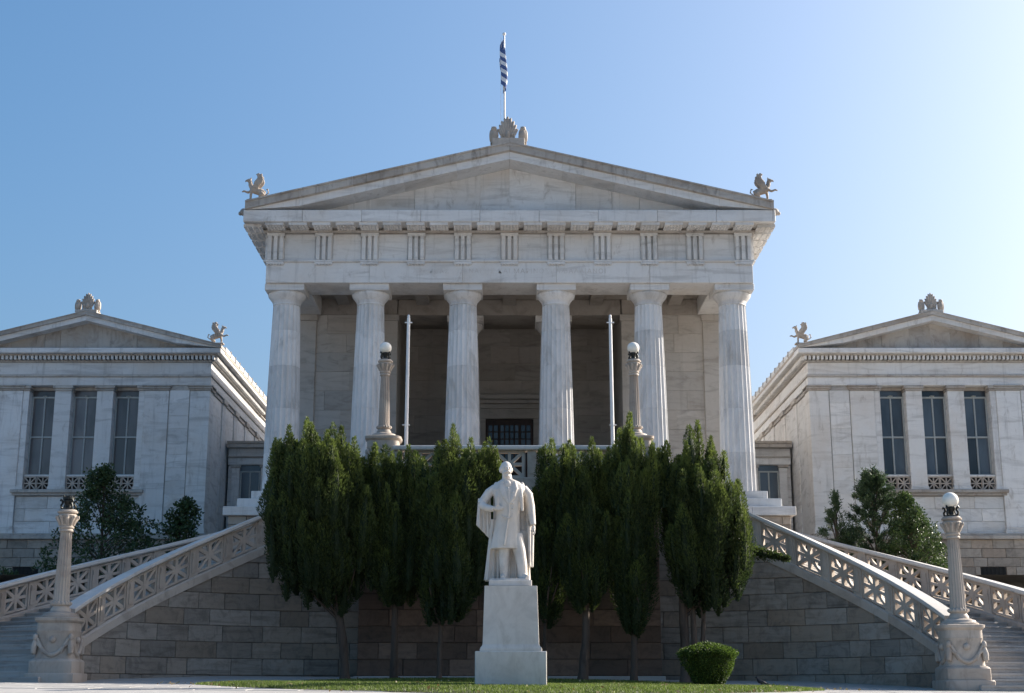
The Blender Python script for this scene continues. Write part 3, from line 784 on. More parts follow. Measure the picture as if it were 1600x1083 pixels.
    bx('cornice_soffit', MARBLE_DIRTY, X0 - .24, X1 + .24, 64.25, 82, 15.218, 15.29)
    bx('cornice', MARBLE, X0 - .50, X1 + .50, 64.0, 82, 15.293, 15.53, c=.025)
    # pediment
    cx = 19.55; HW = 6.32; tp = lambda x: 17.28 - .255 * abs(x)
    mb = MB(); mb.prism([(-5.7, 15.53), (5.7, 15.53), (0, 16.95)], lambda a, b, d: (s * cx + a, d, b), 64.66, 64.9); ty = part('tympanum', mb, MORTAR_L, B)
    for q in (-1, 1):
        fn = plane_fn((s * cx, 64.66, 0), (q, 0, 0), (0, -1, 0))
        ashlar(ty, 'tympanum_slab', fn, 0, 5.6, 15.535, 17.0, 1.5, 1.2, MARBLE_DIRTY, depth=.05, gap=.005, ch_c=.005, top=lambda u: 16.86 - .255 * u, seed=80 + s + q)
        XS = [0, 2.1, 4.2, HW]
        for i in range(3):
            a, b = XS[i], XS[i + 1]
            for nm, lo, hi, y0, y1 in (('raking_cornice', .44, .20, 64.02, 64.95), ('sima', .197, .0, 63.93, 64.98)):
                pl = [(a + .003, max(tp(a) - lo, 15.533)), (b - .003, max(tp(b) - lo, 15.533)), (b - .003, max(tp(b) - hi, 15.54)), (a + .003, tp(a) - hi)]
                mb = MB(); mb.prism(pl, lambda u, z, d: (s * cx + q * u, d, z), y0, y1)
                if nm == 'sima': mb.prism([(a + .003, tp(a) - .03), (b - .003, tp(b) - .03), (b - .003, tp(b) + .012), (a + .003, tp(a) + .012)], lambda u, z, d: (s * cx + q * u, d, z), y0 - .03, y0 + .2)
                part(nm, mb, MARBLE_DIRTY if nm == 'sima' else MARBLE, B)
        mb = MB(); mb.prism([(0, 17.0), (HW, 15.45), (HW, 15.62), (0, 17.24)], lambda u, z, d: (s * cx + q * u, d, z), 64.96, 82); rf = part('roof', mb, TILE, B)
        if q * s < 0:
            for k in range(10):      # eave tiles with their upright fronts
                boxpiece('eave_tile', MARBLE, rf, s * cx + q * (HW - .25), s * cx + q * (HW + .02), 65.0 + k * 1.15, 66.10 + k * 1.15, 15.56, 15.80, c=.02)
                boxpiece('antefix', MARBLE_DIRTY, rf, s * cx + q * (HW - .15), s * cx + q * (HW + .06), 66.10 + k * 1.15, 66.15 + k * 1.15, 15.56, 15.85, c=.02)
    bx('apex_block', MARBLE_DIRTY, cx - .5, cx + .5, 63.92, 64.6, 17.1, 17.33)
    # flank facing the temple
    for k in range(5):
        ya = 64.503 + k * 3.0
        if k: bx('pilaster', MARBLE, X0 - .0, X0 + .3, ya, ya + .85, 7.06, 13.62)
        mb = MB(); mb.box(s * (X0 - .09), s * (X0 + .3), ya - .05 if k else ya + .05, ya + .9, 13.63, 13.868, .015); part('pilaster_capital', mb, MARBLE_DIRTY, B)
    fl = bx('flank_wall', MARBLE_WALL, X0 + .05, X0 + .3, 65.36, 82, 7.06, 13.6)
    bx('flank_band', MARBLE_DIRTY, X0 + .0, X0 + .3, 65.36, 82, 13.63, 13.78, par=fl)
    # low link between wing and temple
    L = thing('link_building', (s * 11.5, 69, 4.0), ('low marble link block left of the temple, with a narrow window above the steps' if s < 0 else 'low marble link block right of the temple, with a narrow window above the steps'), 'building')
    lb = lambda nm, mat, x0, x1, y0, y1, z0, z1, c=.012, par=None: pbox(nm, mat, par or L, s * x0, s * x1, y0, y1, z0, z1, c=c)
    lw = lb('wall', MORTAR_L, 8.9, 13.6, 69.3, 76, 4.0, 11.9)
    fl_ = plane_fn((0, 69.3, 0), (s, 0, 0), (0, -1, 0))
    ashlar(lw, 'wall_block', fl_, 9.0, 13.7, 5.0, 10.9, .6, 1.2, MARBLE_WALL, depth=.05, gap=.01, holes=((12.1, 13.12, 8.4, 10.9), (10.2, 11.3, 8.4, 10.9)), seed=90 + s)
    for (a, b) in ((13.12, 13.5), (11.5, 12.1), (9.8, 10.2)):
        p_ = lb('pilaster', MARBLE, a, b, 69.18, 69.36, 5, 10.78); lb('pilaster_capital', MARBLE_DIRTY, a - .05, b + .05, 69.12, 69.36, 10.783, 10.92, par=p_)
    lb('architrave', MARBLE, 8.9, 13.7, 69.15, 70, 10.923, 11.25); lb('architrave_band', MARBLE_DIRTY, 8.9, 13.73, 69.1, 70, 11.253, 11.33); lb('frieze', MARBLE, 8.9, 13.7, 69.17, 70, 11.333, 11.72)
    lb('cornice', MARBLE_DIRTY, 8.9, 13.74, 68.8, 76, 11.723, 11.9); lb('roof_edge', TILE, 8.9, 13.72, 68.75, 76, 11.903, 12.03)
    for xa in (12.12, 10.22):
        wv = lb('window', PANE_R, xa, xa + .98, 69.27, 69.298, 8.5, 10.9)
        mb = MB()
        for (a, b) in ((0, .07), (.455, .525), (.91, .98)): mb.box(s * (xa + a), s * (xa + b), 69.23, 69.268, 8.5, 10.62, .006)
        mb.box(s * xa, s * (xa + .98), 69.225, 69.266, 10.55, 10.62, .006); part('window_frame', mb, FRAME_M, wv)
wing(-1, 'marble side wing left of the temple, its tall window blinds grey and warm', PANE_L)
wing(1, 'marble side wing right of the temple, its tall window panes bluish', PANE_R)

# ================================================================== CURVED STAIRCASES
SC = (4.3, 36.2); RI, RO = 7.6, 12.6; TH0 = 7.0; NST = 38; ZL = 5.95
CAPL = {-1: (1.26, .0617), 1: (1.04, .0645)}
def cap_z(s, th): a, b = CAPL[s]; return a + b * th
def AP(s, r, th, z): t = R(th); return (s * (SC[0] + r * math.cos(t)), SC[1] + r * math.sin(t), z)
def sweep(mb, s, r0, ths, zf, sec):
    n = len(sec); vs = []; fs = []
    for th in ths:
        for (dr, dz) in sec: vs.append(AP(s, r0 + dr, th, zf(th) + dz))
    for k in range(len(ths) - 1):
        for i in range(n):
            j = (i + 1) % n; fs.append((k * n + i, k * n + j, (k + 1) * n + j, (k + 1) * n + i))
    fs.append(tuple(range(n))); fs.append(tuple((len(ths) - 1) * n + i for i in range(n))[::-1])
    mb.add(vs, fs)
CAP_SEC = [(-.25, -.10), (-.25, -.015), (-.235, 0), (.235, 0), (.25, -.015), (.25, -.10), (.19, -.145), (-.19, -.145)]
STR_SEC = [(-.20, -1.25), (-.20, -1.02), (-.15, -.97), (.15, -.97), (.18, -1.02), (.18, -1.25)]
panel_me = {}
def balustrade(s, r0, dth, ths0, ths1, label):
    zf = lambda th: cap_z(s, th)
    b = CAPL[s][1]; k = b / (r0 * PI / 180)
    B = thing('balustrade', AP(s, r0, (ths0 + ths1) / 2, zf((ths0 + ths1) / 2) - 1.25), label, 'balustrade')
    npan = round((ths1 - ths0) / dth); dth = (ths1 - ths0) / npan
    for i in range(0, npan, 2):
        a, e = ths0 + i * dth, ths0 + min(i + 2, npan) * dth
        a2 = a + (-2.0 * 7.6 / r0 if i == 0 else .02); 
        tl = np.linspace(a2, e - .02, 9)
        mb = MB(); sweep(mb, s, r0, tl, zf, CAP_SEC); part('handrail', mb, MARBLE_CAP, B, 18)
        mb = MB(); sweep(mb, s, r0, tl, zf, STR_SEC); part('base_rail', mb, MARBLE_RAIL, B, 18)
    pw = .235; span = dth * PI / 180 * r0
    key = (s, round(r0, 1), 'p')
    mb = MB(); star(mb, span - pw, .78, k, .17, .09, .065); panel_me[key] = mb.mesh('pierced_panel')
    mb = MB(); f = lambda a, z, d: (a, d, z + k * a)
    h0, h1 = -.42, .42
    mb.prism([(-pw / 2, h0), (pw / 2, h0), (pw / 2, h1), (-pw / 2, h1)], f, -.12, .12)
    mb.prism([(-.05, -.3), (.05, -.3), (.05, .3), (-.05, .3)], f, -.145, .145)
    mb.prism([(-pw / 2 - .02, h0), (pw / 2 + .02, h0), (pw / 2 + .02, h0 + .08), (-pw / 2 - .02, h0 + .08)], f, -.15, .15)
    mb.prism([(-.035, .12), (.035, .12), (.035, .26), (-.035, .26)], f, -.165, .165)
    post_me = mb.mesh('post')
    for i in range(npan + 1):
        th = ths0 + i * dth; t = R(th); rz = math.atan2(math.cos(t), -s * math.sin(t))
        o = link('post', post_me, MARBLE_RAIL, B, AP(s, r0, th, zf(th) - .556)); o.rotation_euler.z = rz
        if i < npan:
            th += dth / 2; t = R(th); rz = math.atan2(math.cos(t), -s * math.sin(t))
            o = link('pierced_panel', panel_me[key], MARBLE_RAIL, B, AP(s, r0 * math.cos(R(dth / 2)) ** .5, th, zf(th) - .556)); o.rotation_euler.z = rz
for s in (-1, 1):
    side = 'left' if s < 0 else 'right'
    S = thing('staircase', AP(s, 10, 45, 0), 'curved flight of worn marble steps sweeping up from the %s of the forecourt' % side, 'staircase')
    dth = (90 - TH0) / NST; zg = ground_z(s * 12, 37.2); dz = (ZL - zg) / NST
    for i in range(NST):
        t0, t1 = TH0 + i * dth, TH0 + (i + 1) * dth + .9
        z1 = zg + (i + 1) * dz; n = 5
        mb = MB(); sec = [(0, -.5), (0, -.02), (.02, 0), (RO - RI - .15, 0), (RO - RI - .15, -.5)]
        # joints split every tread into slabs of uneven length
        sweep(mb, s, RI + .05, np.linspace(t0, t1, 3), lambda th: z1, sec)
        # nosing
        sweep(mb, s, RI + .05, (t0 - .12, t0 + .02), lambda th: z1, [(.01, -.045), (.01, -.004), (RO - RI - .16, -.004), (RO - RI - .16, -.045)])
        part('step', mb, STEP_M, S)
    # inner wall of coursed blocks, facing the lawn
    wz = lambda th: cap_z(s, th) - 1.12
    vs = []; fs = []; tl = np.linspace(9.5, 90.3, 40)
    for th in tl:
        for (dr, z) in ((-.10, -.6), (-.10, wz(th)), (.22, wz(th)), (.22, -.6)): vs.append(AP(s, RI + dr, th, z))
    for k in range(len(tl) - 1):
        for i in range(4): j = (i + 1) % 4; fs.append((k * 4 + i, k * 4 + j, k * 4 + 4 + j, k * 4 + 4 + i))
    fs.append((0, 1, 2, 3)); fs.append(tuple(len(vs) - 4 + i for i in range(4)))
    mb = MB(); mb.add(vs, fs); iw = part('inner_wall', mb, MORTAR, S)
    Rw = RI - .10
    fn = lambda u, z, d, s=s, Rw=Rw: AP(s, Rw - d, u / Rw * 180 / PI, z)
    ashlar(iw, 'stone_block', fn, R(10.5) * Rw, R(90.2) * Rw, .565 - .46 * 2, .565 + .467 * 11, .467, 1.08, STONE_STAIR, depth=.05, gap=.011, top=lambda u: wz(u / Rw * 180 / PI), seed=100 + s, planar=False)
    # outer wall
    vs = []; fs = []; tl = np.linspace(4, 90.3, 30)
    for th in tl:
        for (dr, z) in ((-.12, -.6), (-.12, wz(th)), (.2, wz(th)), (.2, -.6)): vs.append(AP(s, RO + dr, th, z))
    for k in range(len(tl) - 1):
        for i in range(4): j = (i + 1) % 4; fs.append((k * 4 + i, k * 4 + j, k * 4 + 4 + j, k * 4 + 4 + i))
    mb = MB(); mb.add(vs, fs); part('outer_wall', mb, STONE_STAIR, S)
    balustrade(s, RI, 8.0, 17.5, 89.5, 'marble balustrade of pierced star panels on the inner edge of the %s stair' % side)
    balustrade(s, RO, 4.8, 12.4, 89.2, 'farther marble balustrade of pierced star panels on the outer edge of the %s stair' % side)

# central landing block
P = thing('landing_block', (0, 45, 0.4), 'brown stone landing block behind the cypress trunks, below the portico', 'landing')
pwl = pbox('front_wall', MORTAR, P, -4.42, 4.42, 42.55, 48.1, -.3, 5.80)
fnc = plane_fn((0, 42.55, 0), (1, 0, 0), (0, -1, 0))
ashlar(pwl, 'stone_block', fnc, -4.42, 4.42, .55, 5.75, .472, 1.35, STONE_PODIUM, depth=.06, gap=.012, seed=5)
pbox('base_course', PAVE, P, -4.5, 4.5, 42.3, 42.55, .2, .545)
pbox('slab', MARBLE_RAIL, P, -4.62, 4.62, 42.3, 48.19, 5.803, 5.95, c=.02)
B = thing('balustrade', (0, 42.72, 5.95), 'straight marble balustrade of pierced panels across the landing before the portico', 'balustrade')
pbox('base_rail', MARBLE_RAIL, B, -3.5, 3.5, 42.52, 42.92, 5.953, 6.34)
pbox('handrail', MARBLE_CAP, B, -3.5, 3.5, 42.47, 42.97, 7.16, 7.30, c=.03)
mb = MB(); star(mb, .88, .81, 0, .17, .09, .065); lm = mb.mesh('pierced_panel')
for x in (-2.68, -1.34, 0, 1.34, 2.68): link('pierced_panel', lm, MARBLE_RAIL, B, (x, 42.72, 6.752))
mb = MB(); mb.box(-.13, .13, -.14, .14, -.408, .408, .01); mb.box(-.06, .06, -.16, .16, -.3, .3, .006)
mb.box(-.225, -.19, -.06, .06, -.408, .408); mb.box(.19, .225, -.06, .06, -.408, .408); pm = mb.mesh('post')
for x in (-3.35, -2.01, -.67, .67, 2.01, 3.35): link('post', pm, MARBLE_RAIL, B, (x, 42.72, 6.75))

# ================================================================== LAMP POSTS
def lamp_post(x, y, z, k, pedh, globe, label):
    """pedh: pedestal height; k: scale of everything above"""
    L = thing('lamp_post', (x, y, z), label, 'lamp post', 'marble lamp posts at the stair ends')
    M = MARBLE_RAIL
    h = pedh
    mb = MB(); mb.lathe([(.67, -.3), (.68, .0), (.68, .26), (.66, .29)], 40, (x, y, z), 7); mb.lathe([(.60, .285), (.60, .58), (.57, .62), (.52, .65)], 40, (x, y, z), 7); pb = part('plinth', mb, M, L, 35)
    mb = MB(); mb.lathe([(.515, .64), (.50, .70), (.475, .9), (.47, h - .42), (.50, h - .33)], 48, (x, y, z), 5); di = part('pedestal', mb, M, L, 35)
    mb = MB(); mb.lathe([(.49, h - .335), (.485, h - .13), (.50, h - .12), (.55, h - .07), (.56, h), (.52, h + .015)], 48, (x, y, z), 5); part('pedestal_cornice', mb, M, L, 35)
    # carved garlands, corner figures and rosettes on each face
    for q in range(4):
        a0 = q * PI / 2; c, s_ = math.cos(a0), math.sin(a0)
        tr = lambda u, d, w: (x + c * u - s_ * d, y + s_ * u + c * d, z + w)
        mb = MB(); pts = []; rad = []
        for i in range(13):
            u = -.40 + .80 * i / 12; t = u / .40
            pts.append(tr(u, -.485 - .02 * (1 - abs(t)), h - .52 - .42 * (1 - t * t))); rad.append(.035 + .03 * (1 - abs(t)))
        mb.tube(pts, rad, 8); g = part('garland', mb, M, di, 60)
        mb = MB(); mb.ell(tr(0, -.485, h - .55), (.09, .09, .09), 10, 6); mb.ell(tr(0, -.52, h - .55), (.045, .045, .045), 8, 5); part('rosette', mb, M, di, 60)
        mb = MB(); p0 = (-.42, -.42)
        cor = lambda e, w: tr(p0[0] - e, p0[1] - e, w)
        mb.ell(cor(.035, h - .50), (.07, .07, .10), 10, 6); mb.tube([cor(.03, h - .58), cor(.05, h - .72), cor(.055, h - .9), cor(.07, .78)], [.06, .085, .075, .05], 8)
        mb.tube([cor(.03, h - .62), tr(-.30, -.50, h - .72), tr(-.24, -.50, .80)], [.045, .05, .03], 8)
        mb.tube([cor(.03, h - .62), tr(-.50, -.30, h - .72), tr(-.50, -.24, .80)], [.045, .05, .03], 8)
        part('corner_figure', mb, M, di, 60)
    zz = z + h + .015; P = lambda l: [(r * k, t * k) for r, t in l]
    mb = MB(); mb.lathe(P([(.48, 0), (.48, .04), (.42, .06), (.40, .11), (.33, .13), (.30, .15)]), 36, (x, y, zz)); part('drum_base', mb, M, L, 35)
    mb = MB(); mb.lathe(P([(.25, .15), (.25, .21), (.22, .25), (.20, .29), (.24, .31), (.255, .345), (.24, .375), (.225, .385)]), 32, (x, y, zz))
    for i in range(16):
        a = 2 * PI * i / 16; mb.ell((x + .235 * k * math.cos(a), y + .235 * k * math.sin(a), zz + .36 * k), (.04 * k, .04 * k, .045 * k), 6, 4)
    part('column_base', mb, M, L, 40)
    fl = lambda rr, a, z_, kk: rr - .02 * math.sin(PI * ((a / (2 * PI) * 16) % 1.0))
    mb = MB(); mb.lathe(P([(.215, .385), (.195, .46), (.185, 1.0), (.165, 1.6), (.145, 2.1), (.145, 2.16), (.155, 2.18)]), 96, (x, y, zz), mod=fl); part('column', mb, M, L, 25)
    mb = MB(); mb.lathe(P([(.17, 2.17), (.18, 2.19), (.17, 2.22), (.155, 2.24), (.185, 2.26), (.19, 2.29), (.165, 2.31), (.175, 2.4), (.20, 2.5), (.245, 2.58), (.22, 2.61)]), 32, (x, y, zz))
    for i in range(10):
        a = 2 * PI * i / 10; c, s_ = math.cos(a), math.sin(a)
        mb.tube([(x + r * k * c, y + r * k * s_, zz + t * k) for r, t in ((.17, 2.34), (.20, 2.44), (.25, 2.52), (.295, 2.545), (.30, 2.51))], [.035 * k, .05 * k, .05 * k, .035 * k, .015 * k], 6)
    part('capital', mb, M, L, 45)
    mb = MB(); mb.lathe(P([(.20, 2.60), (.21, 2.63), (.255, 2.65), (.26, 2.69), (.23, 2.70), (.22, 2.73)]), 32, (x, y, zz)); part('capital_cornice', mb, M, L, 35)
    mb = MB(); mb.lathe(P([(.17, 2.73), (.17, 2.76), (.09, 2.79), (.075, 2.86), (.10, 2.90), (.13, 2.96), (.12, 2.985)]), 20, (x, y, zz))
    for i in range(4):
        a = PI / 4 + i * PI / 2; c, s_ = math.cos(a), math.sin(a)
        mb.tube([(x + r * k * c, y + r * k * s_, zz + t * k) for r, t in ((.13, 2.75), (.19, 2.78), (.20, 2.84), (.16, 2.89), (.17, 2.95), (.215, 2.985), (.23, 2.94))], [.03 * k] * 6 + [.02 * k], 6)
    lb = part('lamp_bracket', mb, BRONZE, L, 50)
    if globe:
        mb = MB(); mb.ell((x, y, zz + 3.16 * k), (.21 * k, .21 * k, .205 * k), 28, 18); part('globe', mb, GLASSW, L, 60)
    else:
        mb = MB(); mb.lathe(P([(.12, 2.985), (.15, 3.0), (.15, 3.06), (.13, 3.06), (.13, 3.01)]), 20, (x, y, zz)); mb.tube([(x, y, zz + 2.98 * k), (x, y, zz + 3.1 * k)], .03, 8)
        for i in range(5):
            a = i * 1.3; mb.tube([(x + .13 * math.cos(a), y + .13 * math.sin(a), zz + 3.0 * k), (x + .14 * math.cos(a), y + .14 * math.sin(a), zz + (3.09 + .02 * (i % 2)) * k)], .02, 6)
        part('lamp_collar', mb, BRONZE, L, 50)
NEW_TH = 13.2
for s in (-1, 1):
    nx, ny, _ = AP(s, RI + .02, NEW_TH, 0)
    nx += -.02 if s > 0 else .02
    gz = .27 if s < 0 else .09
    lamp_post(nx, ny, gz, 1.03, 1.68, s > 0, ('carved marble lamp post missing its globe, at the foot of the left stair' if s < 0 else 'carved marble lamp post with white globe, at the foot of the right stair'))
    lamp_post(s * 3.86, 43.45, 5.955, .90, 1.72, True, 'marble lamp post with white globe on the landing, above the %s stair' % ('left' if s < 0 else 'right'))

# ================================================================== STATUE
sx, sy, sz = 0.03, 31.5, ground_z(0, 31.5) + .02
ST = thing('statue', (sx, sy, sz), 'white marble statue of a standing man in a cloak on a tall pedestal', 'statue')
pbox('plinth', MARBLE_STATUE, ST, sx - .755, sx + .755, sy - .7, sy + .7, sz - .3, sz + .74, c=.015)
mb = MB()
mb.lathe([(.66, sz + .743), (.66, sz + .78), (.645, sz + .82), (.61, sz + .86), (.60, sz + .9), (.565, sz + 2.08), (.565, sz + 2.11)], 48, (sx, sy, 0), 60)
part('pedestal', mb, MARBLE_STATUE, ST, 30)
pbox('pedestal_cap', MARBLE_STATUE, ST, sx - .47, sx + .45, sy - .46, sy + .46, sz + 2.112, sz + 2.24, c=.012)
F = MB(); ZB = 0.0
def loft(mb, secs, n=28, p=2.4, wave=None):
    vs = []; fs = []
    for k, (z, cx, cy, rx, ry) in enumerate(secs):
        for i in range(n):
            a = 2 * PI * i / n; e = (abs(math.cos(a)) ** p + abs(math.sin(a)) ** p) ** (-1 / p)
            w = 1 + (wave(a, z) if wave else 0)
            vs.append((cx + rx * e * math.cos(a) * w, cy + ry * e * math.sin(a) * w, z))
    for k in range(len(secs) - 1):
        for i in range(n): j = (i + 1) % n; fs.append((k * n + i, k * n + j, (k + 1) * n + j, (k + 1) * n + i))
    fs.append(tuple(range(n))[::-1]); fs.append(tuple((len(secs) - 1) * n + i for i in range(n)))
    mb.add(vs, fs)
def drape(mb, xs0, xs1, z0, z1, y0f, th, nf, amp, nx=46, nz=14, zlow=None):
    """hanging cloth: x edges are functions of t (0 bottom..1 top), folds deepen downwards"""
    fr = []; bk = []
    for k in range(nz + 1):
        t = k / nz
        for i in range(nx + 1):
            u = i / nx; zb = z0 + (zlow(u) if zlow else 0); z = zb + (z1 - zb) * t
            x = xs0(t) + (xs1(t) - xs0(t)) * u
            w = amp * (1.05 - .8 * t) * (math.sin(2 * PI * nf * u + .7 * math.sin(3 * t)) + .4 * math.sin(2 * PI * nf * 2.3 * u + 1.3))
            y = y0f(u, t) + w
            fr.append((x, y, z)); bk.append((x, y + th, z))
    n1 = nx + 1; off = len(fr); fs = []
    for k in range(nz):
        for i in range(nx):
            a = k * n1 + i; fs.append((a, a + 1, a + 1 + n1, a + n1)); fs.append((off + a, off + a + n1, off + a + 1 + n1, off + a + 1))
    for k in range(nz):
        for i in (0, nx): a = k * n1 + i; fs.append((a, a + n1, off + a + n1, off + a))
    for i in range(nx):
        for k in (0, nz): a = k * n1 + i; fs.append((a, a + 1, off + a + 1, off + a))
    mb.add(fr + bk, fs)
# legs and shoes (viewer's left leg straight, right leg set outward)
F.tube([(-.13, 0, .95), (-.14, -.02, .55), (-.145, -.03, .28), (-.14, -.01, .05)], [.135, .115, .10, .085], 14)
F.tube([(.12, 0, 1.0), (.20, -.05, .62), (.25, -.08, .32), (.275, -.07, .05)], [.155, .135, .115, .095], 14)
for (fx, fy, rz) in ((-.155, -.11, .15), (.315, -.17, -.35)):
    F.tube([(fx - .10 * math.sin(-rz), fy + .15, .07), (fx, fy, .065), (fx + .15 * math.sin(-rz), fy - .13, .045)], [(.075, .07), (.075, .06), (.055, .04)], 12)
# frock coat
def cw(a, z): return (.035 * max(0, (1.35 - z) / .7)) * math.sin(9 * a + 2 * z)
loft(F, [(.69, -.11, .02, .325, .26), (.74, -.11, .02, .322, .26), (1.0, -.09, .01, .29, .24), (1.25, -.065, 0, .262, .225), (1.42, -.06, -.01, .258, .225), (1.6, -.06, -.02, .272, .235), (1.8, -.055, -.015, .305, .235), (1.98, -.045, .0, .375, .22), (2.08, -.04, .02, .35, .185), (2.17, -.05, .03, .235, .14), (2.23, -.07, .02, .115, .115)], 44, 2.3, cw)
# coat front: overlapping edge, lapels, waistcoat, buttons, watch chain
F.tube([(-.05, -.235, 2.02), (-.03, -.26, 1.7), (-.04, -.255, 1.4), (-.09, -.26, 1.1), (-.14, -.262, .75)], [.018] * 5, 8)
for q in (-1, 1):
    F.tube([(-.06 + q * .13, -.12, 2.16), (-.05 + q * .15, -.20, 2.0), (-.04 + q * .10, -.25, 1.82), (-.03 + q * .02, -.262, 1.66)], [(.045, .02), (.06, .025), (.05, .022), (.02, .015)], 8)
F.ell((-.06, -.16, 2.08), (.075, .05, .10), 10, 7)
for z in (1.9, 1.78, 1.66, 1.55, 1.44): F.ell((.05, -.255, z), (.016, .014, .016), 8, 5)
F.tube([(-.20, -.23, 1.40), (-.12, -.262, 1.345), (-.02, -.268, 1.335), (.06, -.25, 1.38)], .012, 6)
# neck and head, turned a little to the right
F.tube([(-.07, .02, 2.15), (-.085, .0, 2.33)], [.115, .105], 14)
hc = Vector((-.10, -.03, 2.435))
from mathutils import Euler
rt = Euler((0, 0, .25))
hp = lambda x_, y_, z_: tuple(hc + rt.to_matrix() @ Vector((x_, y_, z_)))
F.ell(hp(0, .01, .03), (.128, .155, .155), 22, 14, rt); F.ell(hp(0, -.035, -.065), (.10, .115, .125), 18, 12, rt)
F.ell(hp(0, -.135, .035), (.085, .03, .022), 12, 6, rt)                                   # brow
F.tube([hp(0, -.155, .025), hp(0, -.185, -.025), hp(0, -.165, -.04)], [.016, .028, .018], 8)   # nose
for q in (-1, 1):
    F.tube([hp(0, -.162, -.066), hp(q * .045, -.15, -.073), hp(q * .085, -.115, -.10)], [.02, .024, .012], 8)   # moustache
    F.ell(hp(q * .135, .01, -.01), (.02, .04, .055), 10, 7, rt)                          # ears
    F.ell(hp(q * .105, .03, .0), (.045, .10, .075), 10, 7, rt)                           # side hair
    F.ell(hp(q * .05, -.138, .0), (.024, .014, .013), 8, 5, rt)                          # eyes
F.ell(hp(0, -.12, -.155), (.05, .045, .04), 10, 6, rt)                                     # chin
# viewer's left arm: bent, hand on the coat
F.tube([(-.34, .03, 2.02), (-.47, .03, 1.93), (-.60, .02, 1.74), (-.64, -.03, 1.66)], [.105, .105, .098, .09], 14)
F.tube([(-.64, -.02, 1.66), (-.55, -.12, 1.58), (-.42, -.21, 1.545), (-.37, -.235, 1.54)], [.09, .085, .07, .062], 14)
F.ell((-.31, -.255, 1.55), (.075, .035, .05), 12, 8)
for i, (dz, L_) in enumerate(((.035, .10), (.012, .12), (-.012, .115), (-.033, .09))):
    F.tube([(-.28, -.265, 1.55 + dz), (-.28 + L_ * .6, -.275, 1.555 + dz), (-.28 + L_, -.262, 1.545 + dz)], [.018, .017, .013], 6)
F.tube([(-.33, -.265, 1.585), (-.29, -.285, 1.615), (-.25, -.28, 1.63)], [.02, .018, .013], 6)
# viewer's right arm: hanging, hand gathering the cloak
F.tube([(.27, .03, 2.02), (.39, .03, 1.88), (.44, .02, 1.62), (.46, -.02, 1.42), (.49, -.08, 1.20)], [.105, .105, .095, .085, .065], 14)
F.ell((.505, -.11, 1.12), (.04, .055, .075), 12, 8)
for i in range(4):
    yy = -.155 + .028 * i; F.tube([(.51, yy, 1.09), (.525, yy - .012, 1.03), (.505, yy - .006, .985), (.485, yy, 1.0)], [.018, .017, .015, .012], 6)
F.tube([(.49, -.15, 1.14), (.455, -.175, 1.08), (.45, -.17, 1.04)], [.02, .018, .013], 6)
# cloak: back fall, over the shoulders, and the two side falls
drape(F, lambda t: -.56 + .18 * t + .06 * math.sin(PI * t), lambda t: .44 - .10 * t, 0.01, 1.97, lambda u, t: .17 - .08 * (1 - t) * (1 - abs(2 * u - 1)), .10, 5.5, .045)
drape(F, lambda t: -.58 + .15 * t, lambda t: -.22 + .02 * t, 0.02, 1.35, lambda u, t: .04 + .08 * u, .10, 3.2, .045, 30)
drape(F, lambda t: -.755 + .04 * t, lambda t: -.42 - .02 * t, 1.22, 1.80, lambda u, t: -.02 + .10 * u, .11, 3.5, .042, 30, 10, lambda u: -.34 * u)
drape(F, lambda t: .40 - .03 * t, lambda t: .50 + .02 * t, .30, 1.20, lambda u, t: -.06 + .1 * u, .09, 2.0, .025, 20, 12)
drape(F, lambda t: .36 - .04 * t, lambda t: .55 - .12 * t, 1.02, 1.84, lambda u, t: .05, .10, 2.6, .04, 26, 12, lambda u: .12 * u)
drape(F, lambda t: .10, lambda t: .42 + .03 * t, .02, 1.1, lambda u, t: .10, .10, 3.0, .03, 26, 12)
for q, x0 in ((-1, -.40), (1, .32)):
    F.tube([(x0 - q * .03, .10, 1.98), (x0 * .78, -.02, 2.10), (x0 * .62, -.13, 2.00), (x0 * .72, -.19, 1.8), (x0 * .80, -.17, 1.5)], [(.09, .05), (.07, .045), (.06, .035), (.05, .03), (.03, .02)], 10)
F.box(-.45, .40, -.30, .30, -.03, .03)
fig = remesh(F, 'figure', .0105, 1)
link('figure', fig, MARBLE_STATUE, ST, (sx - .005, sy, sz + 2.255))

# ================================================================== ROOF SCULPTURE
def palmette_mesh(w, h):
    mb = MB(); mb.box(-w * .42, w * .42, -.12, .12, 0, h * .12, .01)
    n = 9
    for i in range(n):
        t = i / (n - 1) * 2 - 1; a = t * 1.25; L = h * (1 - .28 * abs(t) ** 1.5)
        x1, z1 = math.sin(a) * w * .5, h * .12 + (L - h * .12) * (.55 + .45 * math.cos(a))
        mb.tube([(t * w * .12, 0, h * .08), (x1 * .75, -.02, h * .1 + (z1 - h * .1) * .55), (x1, 0, z1 * .94), (x1 * 1.05 + t * .02, .02, z1)], [(.05, .07), (.055, .07), (.05, .06), (.018, .03)], 8)
    for q in (-1, 1):
        mb.tube([(q * w * .1, -.08, h * .12), (q * w * .34, -.09, h * .16), (q * w * .36, -.09, h * .32), (q * w * .22, -.09, h * .33), (q * w * .22, -.09, h * .24)], .035, 7)
    mb.ell((0, .02, h * .42), (w * .34, .07, h * .40), 12, 8); mb.ell((0, -.08, h * .3), (w * .12, .08, h * .16), 10, 7)
    return remesh(mb, 'palmette', .014, 0)
